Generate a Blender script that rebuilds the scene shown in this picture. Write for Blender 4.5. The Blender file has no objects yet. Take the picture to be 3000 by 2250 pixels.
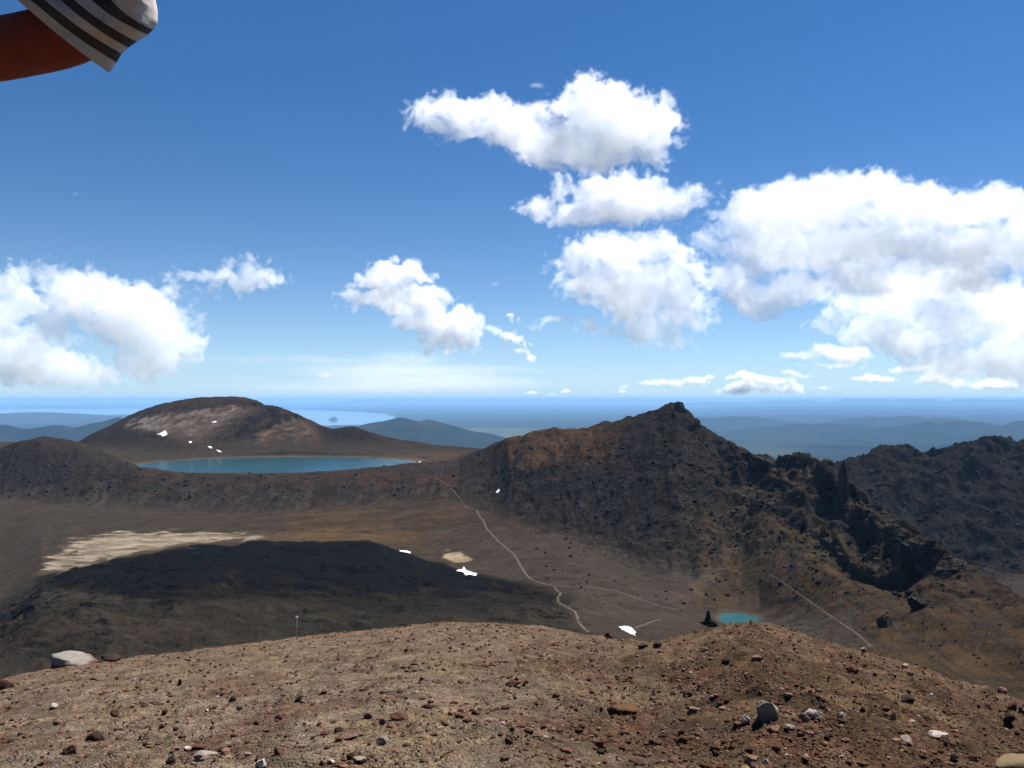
import bpy, math, random, time
import numpy as np
from mathutils import Vector
T0 = time.time()
WITH_CLOUDS = True
WITH_HAZE = True
sc = bpy.context.scene
C = sc.collection
# ------------------------------------------------------------------ camera frame
# The land was surveyed from the photograph: a bearing is a column (0..2212), an elevation a row (0..1659).
F, U0, V0 = 1900.0, 1106.0, 862.0
def XYZ(u, v, y): return ((u - U0) / F * y, y, (V0 - v) / F * y)
cam = bpy.data.cameras.new('camera'); co = bpy.data.objects.new('camera', cam); C.objects.link(co); sc.camera = co
co.rotation_euler = (math.pi / 2, 0, 0); cam.sensor_width = 36; cam.lens = 36 * F / 2212
cam.shift_y = (V0 - 829.5) / 2212; cam.clip_start = .05; cam.clip_end = 4e5
# ------------------------------------------------------------------ light
EL, AZ = math.radians(59), math.radians(50)
SUN = Vector((math.cos(EL) * math.sin(AZ), math.cos(EL) * math.cos(AZ), math.sin(EL)))
w = bpy.data.worlds.new('World'); sc.world = w; w.use_nodes = True
nt = w.node_tree
sky = nt.nodes.new('ShaderNodeTexSky'); sky.sky_type = 'NISHITA'; sky.sun_disc = False
sky.sun_elevation = EL; sky.sun_rotation = AZ; sky.altitude = 2000; sky.air_density = 1.0; sky.dust_density = .15; sky.ozone_density = 3.0
sd = nt.nodes.new('ShaderNodeTexCoord'); sm_ = nt.nodes.new('ShaderNodeVectorMath'); sm_.operation = 'MULTIPLY'; sm_.inputs[1].default_value = (1, 1, 1.7)   # thin high-altitude air: the deep blue comes down low
sn_ = nt.nodes.new('ShaderNodeVectorMath'); sn_.operation = 'NORMALIZE'; nt.links.new(sd.outputs['Generated'], sm_.inputs[0]); nt.links.new(sm_.outputs[0], sn_.inputs[0]); nt.links.new(sn_.outputs[0], sky.inputs[0])
hs = nt.nodes.new('ShaderNodeHueSaturation'); hs.inputs['Saturation'].default_value = 1.26
nt.links.new(sky.outputs[0], hs.inputs['Color'])
# thick pale air low over the horizon
gn = nt.nodes.new('ShaderNodeTexCoord'); sx_ = nt.nodes.new('ShaderNodeSeparateXYZ'); nt.links.new(gn.outputs['Generated'], sx_.inputs[0])
m1 = nt.nodes.new('ShaderNodeMath'); m1.operation = 'MAXIMUM'; m1.inputs[1].default_value = 0; nt.links.new(sx_.outputs[2], m1.inputs[0])
m2 = nt.nodes.new('ShaderNodeMath'); m2.operation = 'MULTIPLY'; m2.inputs[1].default_value = -1 / .085; nt.links.new(m1.outputs[0], m2.inputs[0])
m3 = nt.nodes.new('ShaderNodeMath'); m3.operation = 'EXPONENT'; nt.links.new(m2.outputs[0], m3.inputs[0])
m4 = nt.nodes.new('ShaderNodeMath'); m4.operation = 'MULTIPLY'; m4.inputs[1].default_value = .93; nt.links.new(m3.outputs[0], m4.inputs[0])
mxc = nt.nodes.new('ShaderNodeMix'); mxc.data_type = 'RGBA'; nt.links.new(m4.outputs[0], mxc.inputs[0]); nt.links.new(hs.outputs[0], mxc.inputs[6]); mxc.inputs[7].default_value = (4.2, 5.9, 7.3, 1)
nt.links.new(mxc.outputs[2], nt.nodes['Background'].inputs[0])
nt.nodes['Background'].inputs[1].default_value = .055
li = bpy.data.lights.new('sun', 'SUN'); li.energy = 5.0; li.angle = math.radians(.5); li.color = (1, .965, .91)
lo = bpy.data.objects.new('sun', li); C.objects.link(lo); lo.rotation_euler = SUN.to_track_quat('Z', 'Y').to_euler()
sc.view_settings.view_transform = 'Standard'; sc.view_settings.look = 'None'; sc.view_settings.gamma = 1
sc.view_settings.exposure = 1.22
sc.cycles.volume_bounces = 20; sc.cycles.max_bounces = 24; sc.cycles.diffuse_bounces = 3
sc.cycles.volume_step_rate = 2.0
sc.cycles.use_adaptive_sampling = True; sc.cycles.adaptive_threshold = .03
sc.cycles.use_denoising = True; sc.cycles.volume_max_steps = 512

# ------------------------------------------------------------------ helpers
def tag(o, label=None, cat=None, group=None, kind=None):
    for k, v in (('label', label), ('category', cat), ('group', group), ('kind', kind)):
        if v: o[k] = v
    return o
def hash2(ix, iy, seed):
    h = (ix.astype(np.int64) * 374761393 + iy.astype(np.int64) * 668265263 + seed * 974711) & 0xffffffff
    h = ((h ^ (h >> 13)) * 1274126177) & 0xffffffff
    return ((h ^ (h >> 16)) & 0xffff)
def perlin(x, y, seed=0):
    xi = np.floor(x); yi = np.floor(y); fx = x - xi; fy = y - yi
    xi = xi.astype(np.int64); yi = yi.astype(np.int64)
    def g(dx, dy):
        a = hash2(xi + dx, yi + dy, seed) * (2 * math.pi / 65536)
        return np.cos(a) * (fx - dx) + np.sin(a) * (fy - dy)
    sx = fx * fx * fx * (fx * (fx * 6 - 15) + 10); sy = fy * fy * fy * (fy * (fy * 6 - 15) + 10)
    a = g(0, 0); b = g(1, 0); c = g(0, 1); d = g(1, 1)
    return (a + (b - a) * sx + (c - a) * sy + (a - b - c + d) * sx * sy) * 1.5
def fbm(x, y, n=4, seed=0, r=.5):
    t = 0; a = 1.
    for i in range(n):
        t = t + a * perlin(x * 2 ** i + 17.3 * i, y * 2 ** i - 9.1 * i, seed + i); a *= r
    return t
def ridged(x, y, n=4, seed=0, r=.5):
    t = 0; a = 1.
    for i in range(n):
        t = t + a * (1 - np.abs(perlin(x * 2 ** i + 7.7 * i, y * 2 ** i + 3.1 * i, seed + i)) * 2); a *= r
    return t
def sstep(a, b, x):
    t = np.clip((x - a) / (b - a), 0, 1); return t * t * (3 - 2 * t)
def inpoly(poly, x, y):
    r = np.zeros(np.shape(x), bool); n = len(poly)
    for i in range(n):
        x1, y1 = poly[i]; x2, y2 = poly[(i + 1) % n]
        if y1 == y2: continue
        c = ((y1 > y) != (y2 > y)) & (x < (x2 - x1) * (y - y1) / (y2 - y1) + x1)
        r ^= c
    return r
def mesh_np(name, co_, quads=None, tris=None, mat=None, cols=None, smooth=True, parent=None):
    me = bpy.data.meshes.new(name); nv = len(co_)
    fs = []; tot = []
    if quads is not None and len(quads): fs.append(quads.ravel()); tot.append(np.full(len(quads), 4, np.int32))
    if tris is not None and len(tris): fs.append(tris.ravel()); tot.append(np.full(len(tris), 3, np.int32))
    lv = np.concatenate(fs).astype(np.int32); tt = np.concatenate(tot)
    me.vertices.add(nv); me.loops.add(len(lv)); me.polygons.add(len(tt))
    me.vertices.foreach_set('co', np.ascontiguousarray(co_, np.float32).ravel())
    me.loops.foreach_set('vertex_index', lv)
    st = np.concatenate(([0], np.cumsum(tt)[:-1])).astype(np.int32)
    me.polygons.foreach_set('loop_start', st)
    me.polygons.foreach_set('use_smooth', np.full(len(tt), smooth, bool))
    me.update(calc_edges=True)
    if cols is not None:
        a = me.color_attributes.new('rock_colour', 'FLOAT_COLOR', 'POINT')
        c4 = np.ones((nv, 4), np.float32); c4[:, :3] = cols
        a.data.foreach_set('color', c4.ravel())
    if mat: me.materials.append(mat)
    o = bpy.data.objects.new(name, me); C.objects.link(o)
    if parent: o.parent = parent
    return o
def gridquads(nr, nc):
    i = np.arange(nr * nc).reshape(nr, nc)
    return np.stack([i[:-1, :-1], i[:-1, 1:], i[1:, 1:], i[1:, :-1]], -1).reshape(-1, 4)
class NB:
    def __init__(s, nt): s.nt = nt
    def n(s, t, **k):
        x = s.nt.nodes.new(t)
        for a, b in k.items(): setattr(x, a, b)
        return x
    def set(s, i, v):
        if isinstance(v, bpy.types.NodeSocket): s.nt.links.new(v, i)
        else: i.default_value = v
    def m(s, op, a, b=None, c=None, clamp=False):
        x = s.n('ShaderNodeMath', operation=op, use_clamp=clamp); s.set(x.inputs[0], a)
        if b is not None: s.set(x.inputs[1], b)
        if c is not None: s.set(x.inputs[2], c)
        return x.outputs[0]
    def vm(s, op, a, b=None, out=0, scale=None):
        x = s.n('ShaderNodeVectorMath', operation=op); s.set(x.inputs[0], a)
        if b is not None: s.set(x.inputs[1], b)
        if scale is not None: s.set(x.inputs['Scale'], scale)
        return x.outputs[out]
def new_mat(name):
    m = bpy.data.materials.new(name); m.use_nodes = True
    return m, NB(m.node_tree), m.node_tree.nodes['Principled BSDF']
def rock_mat(name, scales, amp, bump, bumpdist, rough=.95, attr=True, col=(.1, .1, .1), grain=None):
    """ground and rock: the vertex colour of the rock, mottled by noise of several sizes, with bump"""
    m, B, p = new_mat(name)
    geo = B.n('ShaderNodeTexCoord').outputs['Object']
    if attr:
        a = B.n('ShaderNodeVertexColor', layer_name='rock_colour').outputs[0]
    else:
        rgb = B.n('ShaderNodeRGB'); rgb.outputs[0].default_value = (*col, 1); a = rgb.outputs[0]
    f = None; h = None
    for i, s in enumerate(scales):
        nz = B.n('ShaderNodeTexNoise'); nz.inputs['Scale'].default_value = 1 / s; nz.inputs['Detail'].default_value = 4
        nz.inputs['Roughness'].default_value = .65; B.set(nz.inputs['Vector'], geo)
        k = B.m('MULTIPLY_ADD', B.m('SUBTRACT', nz.outputs[0], .5), amp * 2, 1.)
        f = k if f is None else B.m('MULTIPLY', f, k)
        hh = B.m('MULTIPLY', nz.outputs[0], s / scales[0]); h = hh if h is None else B.m('ADD', h, hh)
    if grain:
        vo = B.n('ShaderNodeTexVoronoi', feature='F1'); vo.inputs['Scale'].default_value = 1 / grain; B.set(vo.inputs['Vector'], geo)
        sep = B.n('ShaderNodeSeparateColor'); B.set(sep.inputs[0], vo.outputs['Color'])
        f = B.m('MULTIPLY', f, B.m('MULTIPLY_ADD', B.m('POWER', sep.outputs[0], 2.), .7, .74))
        h = B.m('ADD', h, B.m('MULTIPLY', vo.outputs['Distance'], -.5))
    mul = B.vm('SCALE', a, scale=B.m('MULTIPLY', f, .82))
    B.set(p.inputs['Base Color'], mul)
    p.inputs['Roughness'].default_value = rough; p.inputs['Specular IOR Level'].default_value = .0
    bp = B.n('ShaderNodeBump'); bp.inputs['Strength'].default_value = bump; bp.inputs['Distance'].default_value = bumpdist
    B.set(bp.inputs['Height'], h); B.set(p.inputs['Normal'], bp.outputs[0])
    return m

# ------------------------------------------------------------------ the volcano: basin, hills and craggy ridges
def L(*pts):
    a = np.array(pts, float); return a
us = np.arange(-1150, 3300, 2.5)
ys = np.concatenate([np.geomspace(45, 380, 130)[:-1], np.linspace(380, 1000, 430)[:-1], np.linspace(1000, 1850, 480)[:-1], np.linspace(1850, 2500, 200)[:-1], np.geomspace(2500, 11500, 90)])
nc, nr = len(us), len(ys)
CREST = L((-1500, 1760), (-400, 1560), (0, 1462), (100, 1439), (205, 1422), (400, 1396), (640, 1367), (800, 1348), (900, 1338), (960, 1334), (1040, 1333), (1120, 1338), (1200, 1348), (1290, 1366), (1340, 1377), (1400, 1378), (1450, 1371), (1520, 1352), (1560, 1346), (1600, 1336), (1650, 1335), (1700, 1350), (1780, 1376), (1900, 1406), (2000, 1440), (2100, 1475), (2212, 1512), (2700, 1660), (3700, 1900))
crest = lambda u: np.interp(u, CREST[:, 0], CREST[:, 1])
def vy(line):
    v = np.interp(us, line[:, 0], line[:, 1]); y = np.interp(us, line[:, 0], line[:, 2]); return y, (V0 - v) * y / F
lines = []
n2 = L((-500, 1570, 230), (0, 1476, 300), (200, 1445, 330), (640, 1390, 420), (960, 1355, 480), (1200, 1368, 460), (1290, 1380, 440), (1450, 1392, 430), (1530, 1362, 590), (1560, 1354, 606), (1640, 1356, 606), (1690, 1360, 520), (1800, 1395, 380), (1900, 1425, 300), (2000, 1456, 240), (2212, 1536, 160), (2740, 1650, 110))
y2, z2 = vy(n2)
lines.append((np.full(nc, 45.), np.full(nc, -24.)))
y1 = y2 * .5; lines.append((y1, -(crest(us) + 75 - V0) * y1 / F))
lines.append((y2, z2))
n3 = L((-500, 1330, 700), (0, 1312, 700), (90, 1247, 760), (250, 1206, 810), (430, 1179, 850), (600, 1169, 860), (800, 1171, 860), (860, 1190, 840), (980, 1228, 790), (1100, 1255, 740), (1200, 1275, 690), (1300, 1300, 650), (1450, 1318, 625), (1520, 1325, 655), (1640, 1323, 664), (1700, 1322, 610), (1800, 1322, 510), (1900, 1335, 430), (2000, 1360, 360), (2212, 1425, 255), (2740, 1560, 150))
y3, z3 = vy(n3); lobes = sstep(60, 200, us) * (1 - sstep(980, 1120, us)); y3 = y3 + lobes * 18 * fbm(us / 90, us * 0, 2, 15); z3 = z3 + lobes * 1.1 * fbm(us / 60, us * 0 + 3, 2, 17, .5); lines.append((y3, z3))
drop = np.interp(us, [0, 90, 200, 500, 850, 1000, 1100, 1180], [0, 2, 8, 13, 10, 6, 1, 0])
stepy = np.interp(us, [1200, 1400, 1900, 2212, 2740], [48, 30, 20, 10, 5])
lines.append((y3 + stepy, z3 - drop - stepy * .03))
n5 = L((-500, 1085, 1280), (0, 1080, 1270), (200, 1095, 1220), (450, 1110, 1185), (650, 1110, 1175), (850, 1092, 1165), (960, 1080, 1140), (1030, 1100, 1070), (1100, 1125, 1000), (1200, 1158, 920), (1300, 1200, 840), (1400, 1245, 765), (1500, 1262, 740), (1600, 1255, 740), (1700, 1225, 710), (1800, 1220, 640), (1900, 1232, 570), (2000, 1265, 470), (2212, 1360, 320), (2740, 1500, 200))
lines.append(vy(n5))
n7 = L((-500, 1000, 1500), (-150, 985, 1480), (0, 969, 1440), (40, 955, 1430), (85, 946, 1430), (120, 946, 1430), (145, 951, 1425), (168, 955, 1420), (210, 969, 1408), (250, 988, 1390), (300, 1008, 1350), (400, 1019, 1338), (500, 1021, 1334), (600, 1021, 1333), (700, 1018, 1335), (800, 1012, 1345), (880, 1003, 1380), (930, 999, 1400), (990, 995, 1400), (1030, 978, 1380), (1065, 963, 1350), (1100, 945, 1300), (1150, 932, 1280), (1200, 926, 1260), (1280, 922, 1240), (1300, 917, 1235), (1350, 905, 1215), (1400, 890, 1200), (1440, 877, 1190), (1462, 871, 1180), (1476, 880, 1172), (1500, 905, 1160), (1530, 930, 1140), (1570, 955, 1110), (1600, 966, 1080), (1616, 981, 1065), (1640, 990, 1040), (1660, 986, 1020), (1690, 990, 990), (1715, 982, 970), (1740, 984, 950), (1780, 996, 920), (1810, 1010, 880), (1840, 1046, 840), (1880, 1076, 790), (1900, 1092, 760), (1930, 1110, 720), (1960, 1130, 680), (2010, 1165, 620), (2080, 1215, 530), (2160, 1260, 450), (2212, 1290, 400), (2740, 1440, 250))
y7, z7 = vy(n7); lines.append((y7, z7))
d8 = np.interp(us, [-500, 150, 260, 320, 880, 960, 1060, 1120, 1300, 1462, 1800, 2212, 2740], [-25, -25, -14, -7, -7, 4, -6, -60, -70, -90, -75, -80, -70])
s8 = np.interp(us, [-500, 250, 320, 880, 1000, 1100, 1462, 1800, 2212, 2740], [170, 150, 140, 140, 120, 110, 140, 130, 150, 150])
lines.append((y7 + s8, z7 + d8))
n9 = L((-500, 960, 1800), (0, 960, 1800), (150, 966, 1760), (250, 978, 1735), (320, 984, 1715), (600, 984, 1711), (850, 986, 1700), (900, 985, 1680), (1000, 978, 1640), (1060, 985, 1640))
y9, z9 = vy(n9)
m = us > 1060
y9 = np.where(m, np.interp(us, [1060, 1600, 1900, 2740], [1640, 1450, 1120, 950]), y9)
z9 = np.where(m, np.interp(us, [1060, 1150, 1300, 1600, 2740], [-118, -190, -230, -230, -215]), z9)
lines.append((y9, z9))
n10 = L((-500, 960, 2150), (0, 958, 2150), (100, 955, 2150), (168, 955, 2150), (200, 938, 2150), (250, 913, 2150), (300, 889, 2150), (350, 873, 2140), (400, 863, 2130), (450, 858, 2120), (500, 856, 2110), (530, 858, 2100), (555, 866, 2080), (570, 875, 2070), (605, 880, 2050), (640, 893, 2030), (690, 917, 2000), (720, 927, 1980), (745, 922, 1970), (768, 922, 1960), (800, 935, 1940), (830, 945, 1920), (880, 953, 1900), (930, 960, 1870), (980, 965, 1840), (1020, 968, 1820), (1065, 972, 1800), (1110, 1010, 1800))
y10, z10 = vy(n10)
m = us > 1110
y10 = np.where(m, np.interp(us, [1110, 1600, 1780, 2740], [1800, 1700, 1520, 1450]), y10)
vr = np.interp(us, [1110, 1300, 1600, 1700, 1780, 1840, 1872, 1900, 1950, 1982, 2020, 2062, 2100, 2140, 2176, 2200, 2300, 2740], [1010, 1050, 1060, 1040, 1008, 990, 985, 968, 962, 973, 973, 965, 955, 945, 944, 957, 962, 940])
z10 = np.where(m, (V0 - vr) * y10 / F, z10)
lines.append((y10, z10))
lines.append((y10 + 500, np.minimum(z10 - 170, -260.)))
lines.append((np.full(nc, 3300.), np.full(nc, -420.)))
lines.append((np.full(nc, 11500.), np.full(nc, -880.)))
Yk = np.array([a for a, b in lines]); Zk = np.array([b for a, b in lines])
for k in range(1, len(Yk)): Yk[k] = np.maximum(Yk[k], Yk[k - 1] + 4)
def pchip_eval(Yk, Zk, rows):
    h = np.diff(Yk, axis=0); d = np.diff(Zk, axis=0) / h
    K = len(Yk); s = np.zeros_like(Zk)
    w1 = 2 * h[1:] + h[:-1]; w2 = h[1:] + 2 * h[:-1]
    ok = d[:-1] * d[1:] > 0
    with np.errstate(divide='ignore', invalid='ignore'):
        s[1:-1] = np.where(ok, (w1 + w2) / (w1 / d[:-1] + w2 / d[1:]), 0)
    s[0] = d[0]; s[-1] = d[-1]
    out = np.zeros((len(rows), Yk.shape[1])); R = rows[:, None]
    for k in range(K - 1):
        t = (R - Yk[k]) / h[k]
        mk = (t >= 0) & (t <= 1) if k < K - 2 else (t >= 0)
        t = np.clip(t, 0, 1)
        v = (1 + 2 * t) * (1 - t) ** 2 * Zk[k] + t * (1 - t) ** 2 * h[k] * s[k] + t * t * (3 - 2 * t) * Zk[k + 1] + t * t * (t - 1) * h[k] * s[k + 1]
        out = np.where(mk, v, out)
    return out
Z = pchip_eval(Yk, Zk, ys)
Yg = np.repeat(ys[:, None], nc, 1); Ug = np.repeat(us[None], nr, 0); Xg = (Ug - U0) / F * Yg
Y7g, Y5g, Y3g, Y2g, Y9g, Y10g = [np.repeat(a[None], nr, 0) for a in (Yk[6], Yk[5], Yk[3], Yk[2], Yk[8], Yk[9])]
LAKE_Z, EM_Z = -113.7, -160.8
# relief of different kinds of ground
wall = sstep(Y5g - 30, Y5g + 60, Yg) * (1 - sstep(Y7g + 20, Y7g + 120, Yg))            # crater wall and the dark hill
right = sstep(1010, 1120, Ug)
crag = sstep(1500, 1620, Ug) * sstep(Y7g - (.30 - .12 * sstep(1900, 2200, Ug)) * Yg, Y7g - .10 * Yg, Yg) * (1 - sstep(Y7g + 20, Y7g + 90, Yg)) * (1 - .75 * sstep(1990, 2150, Ug))
peak = sstep(1380, 1450, Ug) * (1 - sstep(1560, 1640, Ug)) * sstep(Y7g - 190, Y7g - 40, Yg) * (1 - sstep(Y7g + 5, Y7g + 50, Yg))
farwall = sstep(1650, 1800, Ug) * sstep(Y9g, Y9g + 80, Yg) * (1 - sstep(Y10g + 100, Y10g + 300, Yg))
north = (1 - sstep(1000, 1100, Ug)) * sstep(Y9g + 20, Y9g + 200, Yg)
flow = (1 - sstep(1180, 1320, Ug)) * (1 - sstep(Y3g, Y3g + 30, Yg)) * sstep(200, 400, Yg)
rslope = sstep(1560, 1680, Ug) * (1 - sstep(Y7g - 60, Y7g, Yg))
rim = np.exp(-((Yg - Y7g) / 60) ** 2) * sstep(240, 330, Ug) * (1 - sstep(860, 960, Ug))
wx = fbm(Xg / 70, Yg / 70, 3, 91) * 14; wy = fbm(Xg / 70, Yg / 70, 3, 95) * 14
f_big = fbm(Xg / 90, Yg / 90, 4, 1); f_mid = fbm(Xg / 22, Yg / 22, 4, 7, .55)
r_big = ridged((Xg + wx) / 75, (Yg + wy) / 75, 5, 21, .55); r_sm = ridged((Xg + wx * .4) / 19, (Yg + wy * .4) / 19, 3, 33, .5)
gully = fbm((Xg + wx) / 16, (Yg + wy) / 150, 4, 41)
Z = Z + .5 * f_mid + wall * (1 - .75 * rim) * (1.6 * f_big + 1.3 * f_mid + 1.1 * gully)
Z = Z + wall * right * (.7 * f_mid + 1.3 * gully + .8 * (r_sm - 1) + .5 * fbm(Xg / 6, Yg / 6, 3, 47))
Z = Z + crag * (13 * (r_big - 1.15) + 2.2 * (r_sm - .9) + 6 * f_big) + peak * (6 * (r_big - 1.1) + 2.5 * (r_sm - .9))
terr = (Z + .12 * Xg + 9 * f_big + 1.2 * f_mid) / 21; fr = terr - np.floor(terr)
Z = Z + crag * (sstep(.2, .8, fr) - fr) * 17 * (.55 + .6 * sstep(-.3, .4, fbm(Xg / 120, Yg / 120, 2, 57)))
terr = (Z + .2 * Xg + 2 * f_big) / 7; fr = terr - np.floor(terr)
Z = Z + crag * (sstep(.2, .8, fr) - fr) * 3
yb = Y7g - np.interp(us, [1500, 1700, 1800, 1850, 1950, 2050, 2200], [60, 70, 85, 80, 62, 45, 40])[None] + 16 * fbm(Xg / 45, Yg * 0, 3, 66) + 5 * fbm(Xg / 12, Yg / 40, 2, 67)
Dc = np.interp(us, [1660, 1710, 1770, 1860, 1960, 2010, 2060], [0, 7, 11, 17, 16, 8, 0])[None] * (1 + .9 * fbm(Xg / 40 + 8, Yg * 0, 2, 68))
Z = Z - Dc * sstep(0, 16, yb - Yg) * (1 - sstep(55, 190, yb - Yg))
yb = Y7g - np.interp(us, [1500, 1700, 1800, 1850, 1950, 2050], [150, 150, 165, 160, 130, 100])[None] + 14 * fbm(Xg / 40 + 5, Yg * 0, 3, 69)
Dc = np.interp(us, [1690, 1740, 1800, 1880, 1930, 1990], [0, 6, 9, 9, 5, 0])[None] * (1 + .7 * fbm(Xg / 30 + 3, Yg * 0, 2, 70))
Z = Z - Dc * sstep(0, 12, yb - Yg) * (1 - sstep(40, 120, yb - Yg))
for (ua, ub, yq, dq) in ((2045, 2165, 1395, 24), (1950, 2030, 1370, 15), (2110, 2215, 1450, 14)):
    yb = yq + 14 * fbm(Xg / 40 + ua, Yg * 0, 3, 72); bell = sstep(ua, ua + 35, Ug) * (1 - sstep(ub - 35, ub, Ug))
    Z = Z - dq * bell * sstep(0, 16, yb - Yg) * (1 - sstep(40, 150, yb - Yg))
for _ in range(3):
    Zs = Z.copy(); Zs[1:-1, 1:-1] = (Z[1:-1, :-2] + Z[1:-1, 2:] + Z[:-2, 1:-1] + Z[2:, 1:-1] + 2 * Z[1:-1, 1:-1]) / 6
    Z = Z + np.clip(crag * 1.5, 0, 1) * (Zs - Z)
Z = Z + crag * (1.3 * fbm(Xg / 5, Yg / 5, 3, 63) + 1.6 * (ridged(Xg / 11, Yg / 11, 4, 64) - 1))
v7 = np.interp(us, n7[:, 0], n7[:, 1])[None]
cap = (V0 - v7 + 5 + 7 * fbm(Ug / 22, Ug * 0, 3, 73)) * Yg / F
Z = np.where((crag > .05) & (Yg < Y7g + 60), np.minimum(Z, cap), Z)
Z = Z + farwall * np.exp(-((Yg - Y10g) / 90) ** 2) * (6 * (ridged(Xg / 34, Yg / 60, 4, 76, .55) - 1.3) + 2.5 * fbm(Xg / 9, Yg / 20, 3, 77))
strata = ridged((Xg * .25 + Yg * .1 + Z * 2.4) / 60, Yg / 600, 3, 55)
tf = (Z + .18 * Xg + 14 * f_big + 6 * f_mid) / 30; ff = tf - np.floor(tf)
Z = Z + farwall * (sstep(.3, .7, ff) - ff) * 13 * sstep(0, .45, fbm(Xg / 90 + 4, Yg / 160, 3, 58))
Z = Z + farwall * (16 * (ridged((Xg + wx) / 150, (Yg + wy) / 210, 4, 59, .55) - 1.1) * (1 - np.exp(-((Yg - Y10g) / 120) ** 2)))
Z = Z + farwall * (5 * (r_big - 1.1) + 2.2 * (r_sm - .9) + 1.0 * (strata - 1)) * .8
Z = Z + north * (2.0 * f_big + 1.0 * f_mid + 1.2 * gully)
hum = ridged((Xg + wx) / 60, (Yg + wy) / 26, 4, 61, .5)
Z = Z + flow * (3.2 * (hum - 1) + 1.3 * f_mid + 2.0 * f_big) * sstep(0, 60, np.abs(Yg - Y3g) + 15)
Z = Z + rslope * (1.0 * gully + .7 * f_mid) * sstep(100, 400, Yg)
Vn = V0 - Z / Yg * F
for pl, dp in (([(470, 953), (520, 930), (556, 908), (580, 890), (604, 879)], 7.), ([(520, 942), (575, 920), (612, 906), (645, 893)], 6.), ([(530, 866), (560, 874), (590, 886)], 4.)):
    lv = np.interp(us, [a for a, b in pl], [b for a, b in pl])[None] + 3 * fbm(Ug / 18, Ug * 0, 2, 74); inside = sstep(pl[0][0], pl[0][0] + 25, Ug) * (1 - sstep(pl[-1][0] - 8, pl[-1][0] + 4, Ug)) * north
    Z = Z - dp * inside * sstep(0, 4, Vn - lv) * (1 - sstep(12, 34, Vn - lv))
# lake beds
LX, LY = XYZ(601, 0, 1534)[0], 1534.
wl = 1 + .035 * fbm(np.arctan2(Xg - LX, Yg - LY) * 2.2, Xg * 0, 2, 5)
rl = np.sqrt(((Xg - LX) / 234) ** 2 + ((Yg - LY) / 188) ** 2) / wl
Z = np.where(rl < 1.16, np.minimum(Z, LAKE_Z - .6 + 22 * np.clip(rl - 1, -.3, 1)), Z)
Z = np.where(rl < 1, np.minimum(Z, LAKE_Z - .5), Z)
EX, EY = XYZ(1597, 0, 641)[0], 641.
re = np.sqrt(((Xg - EX) / 15.) ** 2 + ((Yg - EY) / 19) ** 2) / (1 + .12 * fbm(np.arctan2(Xg - EX, Yg - EY) * 1.6, Xg * 0 + 2, 3, 6))
emf = np.clip((2.2 - re) / 1.2, 0, 1)
Z = Z * (1 - emf) + emf * np.where(re < 1, EM_Z - 1.5 * (1 - re) - .4, EM_Z + (re - 1) * 4)
Vg = V0 - Z / Yg * F
def visible_y(u, v):
    """depth at which the sight line (u, v) meets the land"""
    j = (u - us[0]) / (us[1] - us[0]); j0 = int(np.clip(math.floor(j), 0, nc - 2)); t = j - j0
    col = Vg[:, j0] * (1 - t) + Vg[:, j0 + 1] * t
    mn = np.minimum.accumulate(col); i = int(np.argmax(mn <= v))
    if mn[i] > v: i = nr - 1
    if i == 0: return ys[0]
    a, b = mn[i - 1], col[i]
    return ys[i - 1] + (ys[i] - ys[i - 1]) * (a - v) / max(a - b, 1e-6)
def land_z(x, y):
    u = U0 + F * np.asarray(x, float) / y; j = np.clip((u - us[0]) / (us[1] - us[0]), 0, nc - 1.001); i = np.clip(np.interp(y, ys, np.arange(nr)), 0, nr - 1.001)
    j0 = np.floor(j).astype(int); i0 = np.floor(i).astype(int); a = j - j0; b = i - i0
    return (Z[i0, j0] * (1 - a) + Z[i0, j0 + 1] * a) * (1 - b) + (Z[i0 + 1, j0] * (1 - a) + Z[i0 + 1, j0 + 1] * a) * b
# ---- colours of the rock and ash
n_a = fbm(Xg / 130, Yg / 130, 4, 71); n_b = fbm(Xg / 28, Yg / 28, 4, 75, .6); n_s = fbm((Xg + wx * 2) / 160, (Yg + wy * 2) / 22, 4, 79, .6); n_g = fbm((Xg + wx) / 9, (Yg + wy) / 120, 4, 83, .6)
Uw = Ug + 14 * n_b + 10 * n_s; Vw = Vg + 5 * n_b + 3 * n_s
COL = np.empty(Z.shape + (3,)); COL[:] = (.082, .068, .056)
def paint(mask, c):
    global COL
    mm = np.clip(mask, 0, 1)[..., None]; COL = COL * (1 - mm) + np.array(c) * mm
def box(u0, u1, v0, v1, su=40, sv=14):
    return sstep(u0 - su, u0 + su, Uw) * (1 - sstep(u1 - su, u1 + su, Uw)) * sstep(v0 - sv, v0 + sv, Vw) * (1 - sstep(v1 - sv, v1 + sv, Vw))
def poly(p, blur=6):
    r = 0
    for du, dv in ((0, 0), (blur, 0), (-blur, 0), (0, blur / 2), (0, -blur / 2)): r = r + inpoly(p, Uw + du, Vw + dv)
    return r / 5.
notfar = (Yg < Y7g + 40)
paint(.5 + .8 * n_s, (.07, .06, .052))
paint(flow, (.046, .0435, .0385)); paint(flow * sstep(-.2, .5, n_s) * .6, (.060, .054, .042)); paint(flow * sstep(.1, .6, n_a) * .3, (.07, .052, .038))
floor_ = sstep(Y3g, Y3g + 40, Yg) * (1 - sstep(Y5g - 20, Y5g + 60, Yg)) * (1 - sstep(1150, 1300, Ug))
paint(floor_ * .8, (.072, .057, .044)); paint(floor_ * sstep(0, .5, n_s) * .6, (.105, .083, .062))
paint(box(-4000, 320, 1080, 1300, 80, 20) * notfar * .7, (.078, .069, .060))
paint(box(620, 1000, 1088, 1160, 50, 16) * notfar * (.35 + .8 * n_s), (.13, .087, .050))
paint(box(560, 900, 1150, 1172, 90, 8) * notfar * .7, (.17, .115, .06))
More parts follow.
